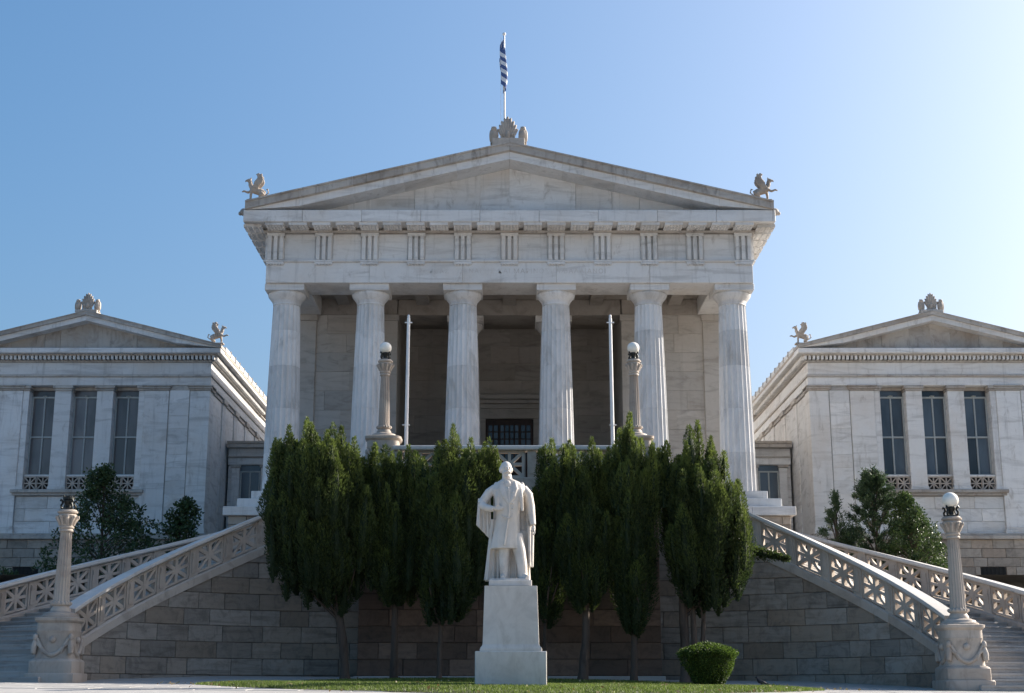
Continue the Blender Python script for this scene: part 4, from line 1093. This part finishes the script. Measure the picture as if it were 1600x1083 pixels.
def owl_mesh(h):
    mb = MB(); mb.ell((0, 0, h * .42), (h * .21, h * .22, h * .42), 14, 10); mb.ell((0, -.02, h * .84), (h * .17, h * .16, h * .16), 12, 8)
    for q in (-1, 1):
        mb.ell((q * h * .18, .02, h * .45), (h * .08, h * .18, h * .36), 10, 8); mb.ell((q * h * .07, -h * .16, h * .87), (h * .05, h * .03, h * .05), 8, 5)
        mb.ell((q * h * .09, -h * .1, h * .04), (h * .07, h * .12, h * .05), 8, 5); mb.ell((q * h * .11, 0, h * .97), (h * .04, h * .04, h * .06), 6, 4)
    mb.ell((0, -h * .18, h * .82), (h * .025, h * .03, h * .04), 6, 4)
    mb.box(-h * .2, h * .2, -h * .2, h * .2, -.02, h * .04)
    return remesh(mb, 'owl', .02, 1)
def griffin_mesh(h):
    """faces +x: haunches down, fore paw raised, wing swept up and back"""
    mb = MB(); k = h
    mb.tube([(-.28 * k, 0, .25 * k), (-.15 * k, 0, .33 * k), (.05 * k, 0, .38 * k), (.18 * k, 0, .48 * k)], [.13 * k, .14 * k, .13 * k, .12 * k], 12)
    mb.tube([(.15 * k, 0, .46 * k), (.24 * k, 0, .62 * k), (.25 * k, 0, .74 * k)], [.11 * k, .085 * k, .075 * k], 10)
    mb.ell((.29 * k, 0, .78 * k), (.10 * k, .07 * k, .075 * k), 10, 7)
    mb.tube([(.36 * k, 0, .79 * k), (.43 * k, 0, .76 * k), (.43 * k, 0, .71 * k)], [.045 * k, .03 * k, .012 * k], 8)
    for q in (-1, 1):
        mb.tube([(.24 * k, q * .04 * k, .83 * k), (.20 * k, q * .05 * k, .91 * k)], [.025 * k, .012 * k], 6)
        mb.tube([(-.25 * k, q * .10 * k, .25 * k), (-.14 * k, q * .11 * k, .12 * k), (-.22 * k, q * .11 * k, .03 * k), (-.12 * k, q * .11 * k, .02 * k)], [.11 * k, .07 * k, .045 * k, .04 * k], 8)
        pts = [(.05 * k, q * .12 * k, .45 * k), (-.06 * k, q * .15 * k, .66 * k), (-.14 * k, q * .16 * k, .84 * k), (-.05 * k, q * .15 * k, .98 * k), (.03 * k, q * .14 * k, .96 * k)]
        mb.tube(pts, [(.12 * k, .04 * k), (.15 * k, .04 * k), (.12 * k, .035 * k), (.07 * k, .03 * k), (.02 * k, .02 * k)], 8)
        for j in range(4): mb.tube([(-.05 * k, q * .15 * k, (.55 + .1 * j) * k), (-.20 * k, q * .16 * k, (.66 + .1 * j) * k), (-.26 * k + .03 * j * k, q * .16 * k, (.78 + .08 * j) * k)], [.05 * k, .04 * k, .015 * k], 6)
    mb.tube([(.16 * k, .07 * k, .42 * k), (.20 * k, .07 * k, .2 * k), (.20 * k, .07 * k, .02 * k), (.27 * k, .07 * k, .01 * k)], [.065 * k, .05 * k, .045 * k, .04 * k], 8)
    mb.tube([(.17 * k, -.07 * k, .42 * k), (.34 * k, -.07 * k, .34 * k), (.48 * k, -.07 * k, .40 * k), (.56 * k, -.07 * k, .36 * k)], [.065 * k, .05 * k, .04 * k, .03 * k], 8)
    mb.tube([(-.32 * k, 0, .2 * k), (-.44 * k, 0, .3 * k), (-.40 * k, 0, .45 * k), (-.33 * k, 0, .42 * k)], [.03 * k, .03 * k, .03 * k, .025 * k], 6)
    mb.box(-.34 * k, .34 * k, -.16 * k, .16 * k, -.06 * k, .02 * k)
    return remesh(mb, 'griffin', .02 * k + .004, 1)
PM, OM, GM = palmette_mesh(.70, 1.06), owl_mesh(.66), griffin_mesh(.98)
def sculpt(name, me, loc, rz, label, cat, group, sc=1.0, mat=None):
    o = link(name, me, mat or MARBLE_ACRO, None, loc); o.rotation_euler.z = rz; o.scale = (sc,) * 3
    return tag(o, label, cat, group)
sculpt('palmette_acroterion', PM, (-.06, 48.9, 19.50), 0, 'carved stone palmette on the apex of the central temple pediment', 'roof ornament', 'palmettes on the pediments')
for s in (-1, 1):
    sd_ = 'left' if s < 0 else 'right'
    sculpt('owl_statue', OM, (s * .53 - .035, 48.9, 19.50), 0, 'small stone owl %s of the palmette on the central temple apex' % sd_, 'owl statue', 'stone owls on the pediments')
    sculpt('griffin_statue', GM, (s * 9.12, 48.95, 17.33), 0 if s > 0 else PI, 'stone griffin on the %s corner of the central temple roof' % sd_, 'griffin statue', 'stone griffins on the roof corners')
    sculpt('palmette_acroterion', PM, (s * 19.58, 64.25, 17.31), 0, 'carved stone palmette on the %s wing pediment' % sd_, 'roof ornament', 'palmettes on the pediments', .86)
    sculpt('owl_statue', OM, (s * 19.58 - .45, 64.25, 17.31), 0, 'small stone owl on the %s wing pediment, left of its palmette' % sd_, 'owl statue', 'stone owls on the pediments', .9)
    sculpt('owl_statue', OM, (s * 19.58 + .45, 64.25, 17.31), 0, 'small stone owl on the %s wing pediment, right of its palmette' % sd_, 'owl statue', 'stone owls on the pediments', .9)
    sculpt('griffin_statue', GM, (s * 13.52, 64.3, 15.80), PI if s > 0 else 0, 'stone griffin on the inner roof corner of the %s wing' % sd_, 'griffin statue', 'stone griffins on the roof corners', 1.0)

# ================================================================== FLAGS AND POLES
fp = thing('flagpole', (-.17, 50.6, 18.9), 'white flagpole rising behind the central temple palmette', 'flagpole')
mb = MB(); mb.tube([(-.17, 50.6, 18.9), (-.20, 50.6, 24.6)], [.045, .03], 10); part('pole', mb, POLE_W, fp, 60)
mb = MB(); mb.ell((-.20, 50.6, 24.66), (.07, .07, .07), 10, 7); part('finial', mb, POLE_W, fp, 60)
mb = MB(); mb.tube([(-.33, 50.55, 19.6), (-.32, 50.55, 24.5)], .008, 5); part('halyard', mb, POLE_W, fp)
nu, nv = 40, 26; vs = []; uvs = []
for j in range(nv + 1):
    v = j / nv
    for i in range(nu + 1):
        u = i / nu
        # hangs limp from the hoist: accordion folds, the fly end dropping
        fold = math.sin(u * 9.5 + .8 * v); spread = .17 * (.55 + .45 * math.sin(PI * min(1, .25 + .6 * (1 - v))))
        x = -.24 + spread * fold * (.4 + .6 * u) + .03 * math.sin(5 * v)
        y = 50.52 - .12 * math.cos(u * 9.5) * (.3 + .7 * u) - .05 * u
        z = 24.55 - (1 - v) * 1.45 - u * .95 + .04 * math.sin(8 * u)
        vs.append((x, y, z)); uvs.append((u, v))
fs = [(j * (nu + 1) + i, j * (nu + 1) + i + 1, (j + 1) * (nu + 1) + i + 1, (j + 1) * (nu + 1) + i) for j in range(nv) for i in range(nu)]
me = bpy.data.meshes.new('flag'); me.from_pydata(vs, [], fs); me.shade_smooth(); ul = me.uv_layers.new(name='UVMap')
for l in me.loops: ul.data[l.index].uv = uvs[l.vertex_index]
tag(link('flag', me, FLAG, None, (0, 0, 0)), 'limp blue and white striped flag hanging from the roof flagpole', 'flag')
for s in (-1, 1):
    p = thing('portico_flagpole', (s * 3.24, 44.3, 5.95), 'bare white flagpole before the portico, on the %s' % ('left' if s < 0 else 'right'), 'flagpole', 'bare flagpoles before the portico')
    mb = MB(); mb.tube([(s * 3.24, 44.3, 5.95), (s * 3.22, 44.3, 11.72)], [.065, .05], 12); part('pole', mb, POLE_W, p, 60)
    mb = MB(); mb.ell((s * 3.22, 44.3, 11.77), (.045, .045, .07), 10, 7); part('finial', mb, POLE_W, p, 60)
    mb = MB(); mb.tube([(s * 3.22 - .12, 44.28, 11.57), (s * 3.22 + .12, 44.28, 11.57)], .022, 6); part('truck', mb, POLE_W, p)
    mb = MB(); mb.tube([(s * 3.24 - .12, 44.28, 8.25), (s * 3.24 + .12, 44.28, 8.25)], .018, 6); part('cleat', mb, POLE_W, p)

# ================================================================== TREES
def rand_unit(n):
    v = RNG.normal(0, 1, (n, 3)); return v / np.linalg.norm(v, axis=1, keepdims=True)
def sprays(pts, dirs, length, width, tone, nquad=1):
    """flat diamond sprays at pts pointing along dirs"""
    n = len(pts); side = np.cross(dirs, rand_unit(n)); side /= np.maximum(np.linalg.norm(side, axis=1, keepdims=True), 1e-6)
    L = length[:, None]; W = width[:, None]
    a = pts; b = pts + dirs * L * .45 + side * W; c = pts + dirs * L; d = pts + dirs * L * .45 - side * W
    return np.stack([a, b, c, d], 1), tone
def plume_pts(base, tip, r0, n, prof=.38):
    base, tip = np.array(base), np.array(tip); ax = tip - base; L = np.linalg.norm(ax); ax = ax / L
    t = RNG.beta(1.25, 1.15, n); a = RNG.uniform(0, 2 * PI, n)
    rp = np.where(t < prof, np.sin(t / prof * PI / 2) ** .7, np.cos((t - prof) / (1 - prof) * PI / 2) ** .8)
    rr = r0 * rp * (1.12 - .6 * RNG.random(n) ** 1.6) * (1 + .16 * np.sin(a * 3 + t * 9 + r0 * 50))
    u = np.cross(ax, [0, 1, 0.01]); u /= np.linalg.norm(u); w = np.cross(ax, u)
    rad = np.cos(a)[:, None] * u + np.sin(a)[:, None] * w
    p = base + ax * (t * L)[:, None] + rad * rr[:, None]
    d = ax * (.75 + .5 * t)[:, None] + rad * .75 + RNG.normal(0, .28, (n, 3)); d /= np.linalg.norm(d, axis=1, keepdims=True)
    return p, d, t
def core_mesh(name, cores):
    mb = MB()
    for (b, tp_, r) in cores:
        b, tp_ = Vector(b), Vector(tp_); mb.tube([b, b.lerp(tp_, .15), b.lerp(tp_, .4), b.lerp(tp_, .7), b.lerp(tp_, .92)], [r * .35, r * .8, r, r * .7, r * .12], 8)
    me = mb.mesh(name); at = me.attributes.new('tone', 'FLOAT', 'POINT')
    return me
def cypress(x, y, prof, tops, stems, label, seed, dens=1.0):
    """prof: [(z, xl, xr)] crown outline, world metres; tops: [(x, z)] spires; stems: list of point lists"""
    rnd = random.Random(seed); gz = ground_z(x, y)
    Tn = thing('cypress_tree', (x, y, gz), label, 'tree', 'clipped cypresses before the landing')
    for st in stems:
        mb = MB(); pts = [Vector(p) for p in st[0]]
        fine = []; rads = []
        for k in range(len(pts) - 1):
            for q in range(4):
                t = q / 4; p = pts[k].lerp(pts[k + 1], t); fine.append(p + Vector((rnd.uniform(-.012, .012), rnd.uniform(-.012, .012), 0))); rads.append((st[1][k] * (1 - t) + st[1][k + 1] * t) * rnd.uniform(.92, 1.1))
        fine.append(pts[-1]); rads.append(st[1][-1])
        rads[0] *= 1.35
        mb.tube(fine, rads, 9); part('trunk', mb, BARK, Tn, 70)
    zs = [p[0] for p in prof]; xl = [p[1] for p in prof]; xr = [p[2] for p in prof]
    z0, z1 = zs[0], zs[-1]
    for q in range(7):                                # limbs rising into the crown
        st = stems[q % len(stems)][0]; zb = z0 - rnd.uniform(.0, .5); zt = z0 + rnd.uniform(.5, 1.3); a, b = np.interp(zt, zs, xl), np.interp(zt, zs, xr)
        bx_ = float(np.interp(zb, [p[2] for p in st], [p[0] for p in st])); tx_ = rnd.uniform(a + .15, b - .15); ty_ = y + rnd.uniform(-.8, .2)
        mb = MB(); mb.tube([(bx_, y, zb), (bx_ + (tx_ - bx_) * .45, y + (ty_ - y) * .4, zb + (zt - zb) * .35), (tx_, ty_, zt)], [.045, .035, .015], 6); part('branch', mb, BARK, Tn, 60)
    plumes = []
    nl = int((z1 - z0) / .5)
    for k in range(nl + 1):
        z = z0 + (z1 - z0) * k / nl
        for ring in (1.0, .5):
            a, b = np.interp(z, zs, xl), np.interp(z, zs, xr); cx = (a + b) / 2; hw = (b - a) / 2; dp = min(hw * .95, 1.25)
            n = max(3, int(2 * PI * max(hw, dp) * ring / .47))
            for i in range(n):
                an = 2 * PI * (i + .5 * (k % 2) + rnd.uniform(-.4, .4)) / n
                if ring == 1.0 and math.sin(an) > .55: continue
                if ring == 1.0 and rnd.random() < (.34 if k < nl * .2 else .13): continue
                r0 = rnd.uniform(.15, .34); e = ring * rnd.uniform(.80, 1.06) * (1 + .11 * math.sin(3 * an + 1.7 * z + seed * 2.1))
                bx_ = cx + max(0, hw - r0 * .8) * e * math.cos(an); by_ = y + max(0, dp - r0 * .6) * e * math.sin(an)
                hz = rnd.uniform(.9, 2.1); bz = z - hz * .45 + rnd.uniform(-.15, .15)
                tz = min(z + hz * .65, z1 + rnd.uniform(.1, .5)); lean = rnd.uniform(.0, .2)
                plumes.append(((bx_, by_, max(bz, z0 - rnd.uniform(-.1, .5))), (bx_ + lean * math.cos(an) + rnd.uniform(-.08, .08), by_ + lean * math.sin(an), tz), r0))
    for (tx_, tz_) in tops:
        for q in range(7):
            h_ = rnd.uniform(.9, 1.7) if q else 2.1; dx = rnd.uniform(-.36, .36) if q else 0; dz_ = -rnd.uniform(.15, 1.0) if q else 0
            plumes.append(((tx_ + dx, y + rnd.uniform(-.6, .3), tz_ + dz_ - h_), (tx_ + dx * 1.15 + rnd.uniform(-.06, .06), y + rnd.uniform(-.55, .2), tz_ + dz_), rnd.uniform(.12, .2) if q else .17))
    nbody = len(plumes)
    for q in range(int(len(plumes) * .9)):          # thin sprigs standing out of the mass
        b, tp_, r0 = plumes[rnd.randrange(nbody)]; t = rnd.uniform(.3, .9); an = rnd.uniform(-PI, .3)
        p = Vector(b).lerp(Vector(tp_), t); o_ = Vector((math.cos(an), math.sin(an), 0)) * r0 * .8 * (1 - t * .6)
        L_ = rnd.uniform(.25, .55); plumes.insert(0, (tuple(p + o_), tuple(p + o_ * rnd.uniform(1.2, 1.9) + Vector((0, 0, L_))), rnd.uniform(.05, .10)))
    PP = []; TT = []; cores = []
    for ip, (b, tp_, r0) in enumerate(plumes):
        lit_top = .22 if ip >= len(plumes) - 7 * len(tops) else 0.0  # top spires get a lighter leaf colour, sunlight painted in
        L = math.dist(b, tp_)
        if L < .2: continue
        n = int(dens * 1150 * r0 * L / .35)
        p, d, t = plume_pts(b, tp_, r0, n)
        tn = np.clip(-.08 + .62 * t ** 2.0 + .3 * RNG.random(n) + rnd.uniform(-.2, .2) + lit_top, 0, 1)  # leaf colour brightens toward plume tips, painting in sunlit highlights
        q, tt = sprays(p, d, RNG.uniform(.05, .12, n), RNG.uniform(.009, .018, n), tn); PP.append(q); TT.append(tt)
        if r0 > .11: cores.append((b, tp_, r0 * .5))
    off = np.array((x, y, gz)); A = np.concatenate(PP) - off
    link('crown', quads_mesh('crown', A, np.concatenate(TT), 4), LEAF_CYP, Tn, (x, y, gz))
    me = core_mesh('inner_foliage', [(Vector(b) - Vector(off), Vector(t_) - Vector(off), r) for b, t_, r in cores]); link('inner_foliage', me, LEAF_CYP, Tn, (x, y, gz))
    return Tn
g = lambda x, y: ground_z(x, y) - .05
Y1 = 40.4
cypress(-4.55, Y1, [(2.5, -5.0, -4.4), (3.3, -6.35, -4.0), (4.3, -6.78, -3.75), (5.4, -6.85, -3.9), (6.2, -6.6, -4.3), (6.6, -6.35, -4.5)],
        [(-6.25, 7.45), (-5.75, 7.7), (-5.25, 7.35), (-4.75, 7.45)], [([(-4.5, Y1, g(-4.5, Y1)), (-4.58, Y1, 1.3), (-4.75, Y1, 2.3), (-5.2, Y1, 4.5)], [.13, .12, .12, .06])], 'leftmost cypress, its broad crown leaning out over the left stair wall', 1)
cypress(-3.22, 40.7, [(2.75, -4.0, -2.65), (3.5, -4.3, -2.3), (4.6, -4.2, -2.3), (5.4, -4.15, -2.5), (5.9, -4.1, -2.75)],
        [(-3.85, 7.0), (-3.3, 6.75), (-2.9, 6.9)], [([(-3.2, 40.7, g(-3.2, 40.7)), (-3.2, 40.7, 1.8), (-3.25, 40.7, 4.5)], [.11, .09, .06])], 'second cypress from the left, with a straight dark trunk', 2)
cypress(-1.92, 40.3, [(2.3, -2.35, -1.1), (3.2, -2.65, -.6), (4.3, -2.6, -.5), (5.5, -2.35, -.35), (6.1, -2.15, -.45)],
        [(-2.05, 6.9), (-1.57, 7.45), (-1.1, 7.1), (-.7, 6.95), (-.35, 6.7)], [([(-1.93, 40.3, g(-1.9, 40.3)), (-1.9, 40.3, 1.6), (-1.9, 40.3, 4.5)], [.075, .065, .05])], 'cypress with a slim sunlit trunk just left of the statue', 3)
cypress(1.0, 41.0, [(2.3, .75, 1.4), (3.2, .55, 1.7), (4.4, .65, 1.75), (5.3, .95, 1.7), (6.0, 1.1, 1.55)],
        [(1.25, 7.25), (1.6, 6.85)], [([(1.02, 41, g(1, 41)), (1.0, 41, 1.7), (1.1, 41, 4.5)], [.055, .05, .04])], 'slender cypress just right of the statue, its trunk half hidden by the pedestal', 4)
cypress(2.08, 40.4, [(2.6, 1.65, 2.5), (3.3, 1.45, 2.85), (4.3, 1.4, 2.9), (5.1, 1.5, 2.75), (5.8, 1.6, 2.55)],
        [(1.75, 7.1), (2.35, 7.05), (2.75, 6.8)], [([(2.0, 40.4, g(2, 40.4)), (2.12, 40.4, 1.7), (2.15, 40.4, 4.5)], [.13, .11, .06])], 'thick trunked cypress right of the statue, between two slimmer ones', 5)
cypress(3.42, 40.2, [(1.9, 3.15, 3.7), (2.5, 2.9, 3.95), (3.4, 2.75, 4.05), (4.6, 2.75, 4.05), (5.4, 2.85, 3.95), (6.0, 3.05, 3.8)],
        [(3.35, 7.75), (3.75, 7.1), (3.05, 6.95), (4.0, 6.8)], [([(3.4, 40.2, g(3.4, 40.2)), (3.43, 40.2, 1.5), (3.4, 40.2, 4.5)], [.10, .085, .06])], 'cypress with the tallest spire, its egg shaped skirt hanging low', 6)
cypress(5.0, 40.4, [(2.4, 5.1, 5.8), (3.0, 4.5, 6.4), (3.9, 4.3, 6.8), (4.9, 4.3, 6.45), (5.6, 4.35, 6.05), (6.1, 4.45, 5.8)],
        [(4.5, 7.0), (5.0, 6.95), (5.4, 7.65), (5.8, 7.05)],
        [([(4.85, 40.4, g(4.85, 40.4)), (4.85, 40.4, 1.4), (4.8, 40.4, 3.8)], [.15, .13, .09]), ([(5.05, 40.35, g(5, 40.35)), (5.1, 40.35, 1.3), (5.05, 40.35, 3.8)], [.10, .09, .06]), ([(5.2, 40.45, g(5.2, 40.4)), (5.35, 40.45, 1.6), (5.5, 40.45, 3.8)], [.08, .06, .05])],
        'rightmost cypress with several stems, beside the round bush', 7)

# low creeper trailing over the right stair's base rail
N = 2600; t = RNG.random(N)
cp = np.stack([6.6 + 1.35 * t, 41.75 - .55 * t + RNG.normal(0, .12, N), 4.15 - .35 * t + RNG.normal(0, .085, N) * (1.3 - t)], 1)
dd = rand_unit(N) * .8 + np.array([.6, -.5, -.1]); dd /= np.linalg.norm(dd, axis=1, keepdims=True)
q, tt = sprays(cp, dd, RNG.uniform(.07, .14, N), RNG.uniform(.014, .028, N), RNG.random(N) * .5)
cr = thing('creeper', (6.7, 41.5, 4.0), 'dark green sprig trailing over the base of the right stair balustrade', 'creeper')
link('foliage', quads_mesh('foliage', q - np.array((6.7, 41.5, 4.0)), tt, 4), LEAF_CYP, cr, (6.7, 41.5, 4.0))
mb = MB(); mb.tube([(6.3, 41.2, 4.1), (7.0, 41.55, 4.05), (7.9, 41.2, 3.8)], [.03, .025, .01], 6); part('stem', mb, BARK, cr)

# clipped bush on the lawn: an upturned cone with a shallow domed top
bx0, by0 = 5.07, 37.4; bz0 = ground_z(bx0, by0)
bu = thing('clipped_bush', (bx0, by0, bz0), 'clipped box bush shaped like an upturned cone, on the right of the lawn', 'bush')
prof_b = [(.05, .10), (.12, .34), (.3, .45), (.55, .58), (.8, .70), (.88, .73), (.96, .66), (1.04, .45), (1.10, .18), (1.11, .02)]
N = 16000; zt = RNG.random(N); idx = np.interp(zt, np.linspace(0, 1, len(prof_b)), np.arange(len(prof_b)))
pz = np.interp(idx, np.arange(len(prof_b)), [p[0] for p in prof_b]); pr_ = np.interp(idx, np.arange(len(prof_b)), [p[1] for p in prof_b])
a = RNG.uniform(0, 2 * PI, N); rr = pr_ * (1 - .12 * RNG.random(N)) * (1 + .055 * np.sin(5 * a + 7 * pz) + .035 * np.sin(11 * a - 13 * pz) + np.abs(RNG.normal(0, .035, N)))
pp = np.stack([rr * np.cos(a), rr * np.sin(a), pz + RNG.normal(0, .018, N)], 1)
# fill the flat top
N2 = 6000; a2 = RNG.uniform(0, 2 * PI, N2); r2 = .70 * np.sqrt(RNG.random(N2)); pt = np.stack([r2 * np.cos(a2), r2 * np.sin(a2), 1.11 - .25 * (r2 / .7) ** 1.6 + RNG.normal(0, .02, N2)], 1)
pp = np.concatenate([pp, pt]); nrm = pp - np.array([0, 0, .55]); nrm /= np.linalg.norm(nrm, axis=1, keepdims=True)
dd = nrm + rand_unit(len(pp)) * .9; dd /= np.linalg.norm(dd, axis=1, keepdims=True)
q, tt = sprays(pp, dd, RNG.uniform(.03, .055, len(pp)), RNG.uniform(.011, .018, len(pp)), RNG.random(len(pp)))
link('foliage', quads_mesh('foliage', q, tt, 4), LEAF_BOX, bu, (bx0, by0, bz0))
mb = MB(); mb.lathe([(r * .84 + .001, z) for z, r in prof_b], 24, (bx0, by0, bz0)); part('inner_foliage', mb, LEAF_BOX, bu, 60)
mb = MB(); mb.tube([(bx0, by0, bz0 - .05), (bx0 + .02, by0, bz0 + .25)], .05, 8); part('stem', mb, BARK, bu)

# shrubs in the banks before the wings
def shrub(x, y, z0, outline, n, leaf, llen, lwid, label, seed, group, conifer=False, clump=.34):
    rnd = random.Random(seed); Tn = thing('shrub', (x, y, z0), label, 'shrub', group)
    zs = [o[0] for o in outline]; xl = [o[1] for o in outline]; xr = [o[2] for o in outline]
    mb = MB(); mb.tube([(x, y, z0 - .3), (x + .05, y, z0 + 1.2), (x, y, outline[-1][0] - .3)], [.09, .06, .015], 7); 
    cl = []
    area_ = sum((xr[i] - xl[i] + xr[i + 1] - xl[i + 1]) / 2 * (zs[i + 1] - zs[i]) for i in range(len(zs) - 1))
    ncl = int(area_ / (clump * clump) * 1.9)
    tries = 0
    while len(cl) < ncl and tries < 5000:
        tries += 1
        z = rnd.uniform(zs[0], zs[-1]); a, b = np.interp(z, zs, xl), np.interp(z, zs, xr); xx = rnd.uniform(a, b); dp = (b - a) * .38
        cl.append((xx, y + rnd.uniform(-dp, dp), z, clump * rnd.uniform(.5, 1.0)))
    for c in cl[:70]:
        zb = max(z0, c[2] - .9); mb.tube([(x + (c[0] - x) * .1, y, zb), ((x + c[0]) / 2, (y + c[1]) / 2, (zb + c[2]) / 2 + .1), c[:3]], [.022, .016, .006], 5)
    part('stem', mb, BARK, Tn, 60)
    PP = []; DD = []
    for c in cl:
        m = max(6, int(n / len(cl)))
        if conifer:   # flat needled tiers
            d0 = np.array([c[0] - x, c[1] - y, .25]); d0 = d0 / max(1e-3, np.linalg.norm(d0))
            tt_ = RNG.random(m)[:, None]; p = np.array(c[:3]) + d0 * (tt_ - .4) * c[3] * 1.8 + RNG.normal(0, c[3] * .22, (m, 3))
            d = d0 * .7 + rand_unit(m) * .7
        else:
            u = rand_unit(m); p = np.array(c[:3]) + u * (c[3] * RNG.random(m) ** .45)[:, None]; d = u * .6 + rand_unit(m) * .7 + np.array([0, 0, .1])
        PP.append(p); DD.append(d / np.linalg.norm(d, axis=1, keepdims=True))
    p = np.concatenate(PP); d = np.concatenate(DD); m = len(p)
    q, tn = sprays(p, d, RNG.uniform(.7, 1.2, m) * llen, RNG.uniform(.7, 1.2, m) * lwid, RNG.random(m))
    link('crown', quads_mesh('crown', q - np.array((x, y, z0)), tn, 4), leaf, Tn, (x, y, z0))
GS = 'shrubs in the banks before the wings'
shrub(-15.9, 56, 4.0, [(4.0, -17.9, -13.5), (5.4, -17.8, -13.4), (6.3, -17.4, -13.7), (7.1, -16.9, -14.5), (7.8, -16.6, -15.4), (8.6, -16.3, -15.85)], 11000, LEAF_LAUREL, .14, .042, 'large loose dark shrub before the left wing, behind the lamp post', 11, GS, clump=.36)
shrub(-12.9, 56, 4.0, [(4.0, -14.2, -11.6), (5.4, -14.0, -11.7), (6.3, -13.6, -11.95), (7.0, -13.2, -12.2), (7.35, -13.0, -12.5)], 5600, LEAF_LAUREL, .14, .042, 'smaller dark shrub before the left wing corner, near the steps', 12, GS, clump=.32)
shrub(-19.3, 55, 3.5, [(3.6, -20.4, -18.3), (4.2, -20.2, -18.6), (4.55, -19.9, -19.0)], 1500, LEAF_LAUREL, .15, .042, 'low dark shrub at the left edge, below the basement window', 13, GS, clump=.3)
shrub(12.75, 56, 4.0, [(4.0, 11.9, 13.6), (5.4, 12.0, 13.45), (6.2, 12.3, 13.2), (6.9, 12.55, 12.95), (7.55, 12.72, 12.8)], 9000, LEAF_FIR, .13, .016, 'small dark fir before the right wing corner', 14, GS, True, clump=.26)
shrub(14.4, 56.4, 4.0, [(4.0, 12.9, 15.8), (5.3, 12.95, 15.7), (6.3, 13.15, 15.5), (7.2, 13.55, 15.2), (7.9, 13.9, 14.85), (8.5, 14.26, 14.45)], 26000, LEAF_FIR, .14, .019, 'broad conical fir, tallest of the shrubs before the right wing', 15, GS, True, clump=.30)
shrub(15.6, 55.6, 4.0, [(4.0, 14.5, 16.9), (5.3, 14.6, 16.75), (6.2, 14.8, 16.4), (7.0, 15.0, 15.9), (7.6, 15.15, 15.4)], 11000, LEAF_HOLLY, .11, .035, 'bright glossy leaved shrub right of the tallest fir', 16, GS, clump=.30)
shrub(16.3, 57.6, 4.0, [(4.0, 15.4, 17.4), (5.6, 15.6, 17.3), (6.6, 15.9, 16.9), (7.0, 16.1, 16.6)], 4500, LEAF_LAUREL, .14, .035, 'dark shrub farther back, behind the glossy leaved one', 17, GS, clump=.3)

# ================================================================== SMALL THINGS
pg = MB(); px_, py_ = 6.55, 38.3; pz_ = ground_z(px_, py_) + .03
pg.tube([(-.13, 0, .09), (-.05, 0, .11), (.05, 0, .14), (.10, 0, .20)], [(.02, .01), (.05, .05), (.055, .055), (.03, .03)], 10); pg.ell((.12, 0, .235), (.033, .027, .028), 10, 7)
pg.tube([(.14, 0, .235), (.175, 0, .225)], [.01, .003], 6); pg.tube([(-.10, 0, .09), (-.19, 0, .065)], [(.03, .012), (.025, .006)], 8)
for q in (-1, 1): pg.tube([(.0, q * .025, .09), (.005, q * .025, .03), (.03, q * .025, 0)], [.012, .008, .008], 6)
pgo = link('pigeon', remesh(pg, 'pigeon', .008, 1), PIGEON, None, (px_, py_, pz_)); pgo.rotation_euler.z = PI
tag(pgo, 'dark pigeon standing at the back edge of the lawn, right of the bush', 'pigeon')
wx, wy = 6.5, 36.6; wz_ = lawn_z(wx, wy); n = 60
aa = RNG.uniform(0, 2 * PI, n); dd = np.stack([np.cos(aa), np.sin(aa), RNG.uniform(.2, 1.2, n)], 1); dd /= np.linalg.norm(dd, axis=1, keepdims=True)
q, tn = sprays(RNG.normal(0, .06, (n, 3)) * np.array([1.6, 1, .1]) + np.array([0, 0, .02]), dd, RNG.uniform(.08, .17, n), RNG.uniform(.02, .035, n), RNG.uniform(.5, 1, n))
tag(link('weed_clump', quads_mesh('weed_clump', q, tn, 4), LEAF_HOLLY, None, (wx, wy, wz_)), 'pale leafy weed clump in the grass near the pigeon', 'weed')

# shallow carved lettering along the front architrave
try:
    cu = bpy.data.curves.new('inscription', 'FONT'); cu.body = 'ΑΝΔΡΕΑΣ   ΠΑΝΑΓΗΣ ΚΑΙ ΜΑΡΙΝΟΣ ΟΙ ΒΑΛΛΙΑΝΟΙ'
    cu.align_x = 'CENTER'; cu.size = .25; cu.space_character = 1.15; cu.extrude = .002
    to = bpy.data.objects.new('inscription_tmp', cu); COL.objects.link(to)
    dg = bpy.context.evaluated_depsgraph_get(); dg.update()
    tm = bpy.data.meshes.new_from_object(to.evaluated_get(dg)); bpy.data.objects.remove(to)
    xs_ = [v.co.x for v in tm.vertices]; wdt = max(xs_) - min(xs_)
    tm.materials.clear()
    io = link('inscription', tm, MARBLE_INSC, T, (0, YF - .0045, 14.72)); io.rotation_euler.x = PI / 2; k_ = 6.9 / wdt; io.scale = (k_, .95, 1)
except Exception as ex:
    print('inscription skipped', ex)

N = 420; a_ = RNG.uniform(0, 2 * PI, N); q_ = np.sqrt(RNG.random(N)) * 1.12
lx = LAWN_C[0] + LAWN_A * q_ * np.cos(a_); ly = LAWN_C[1] + LAWN_B * q_ * np.sin(a_); ly = np.clip(ly, 26, 41.6)
lz = np.array([lawn_z(x, y) for x, y in zip(lx, ly)]) + .03
d_ = rand_unit(N); d_[:, 2] *= .35; d_ /= np.linalg.norm(d_, axis=1, keepdims=True)
q, tn = sprays(np.stack([lx, ly, lz], 1), d_, RNG.uniform(.05, .11, N), RNG.uniform(.018, .035, N), RNG.random(N))
tag(link('fallen_leaves', quads_mesh('fallen_leaves', q, tn, 4), DRYLEAF, None, (0, 0, 0)), 'dry fallen leaves scattered over the lawn and paving', 'leaves', kind='stuff')
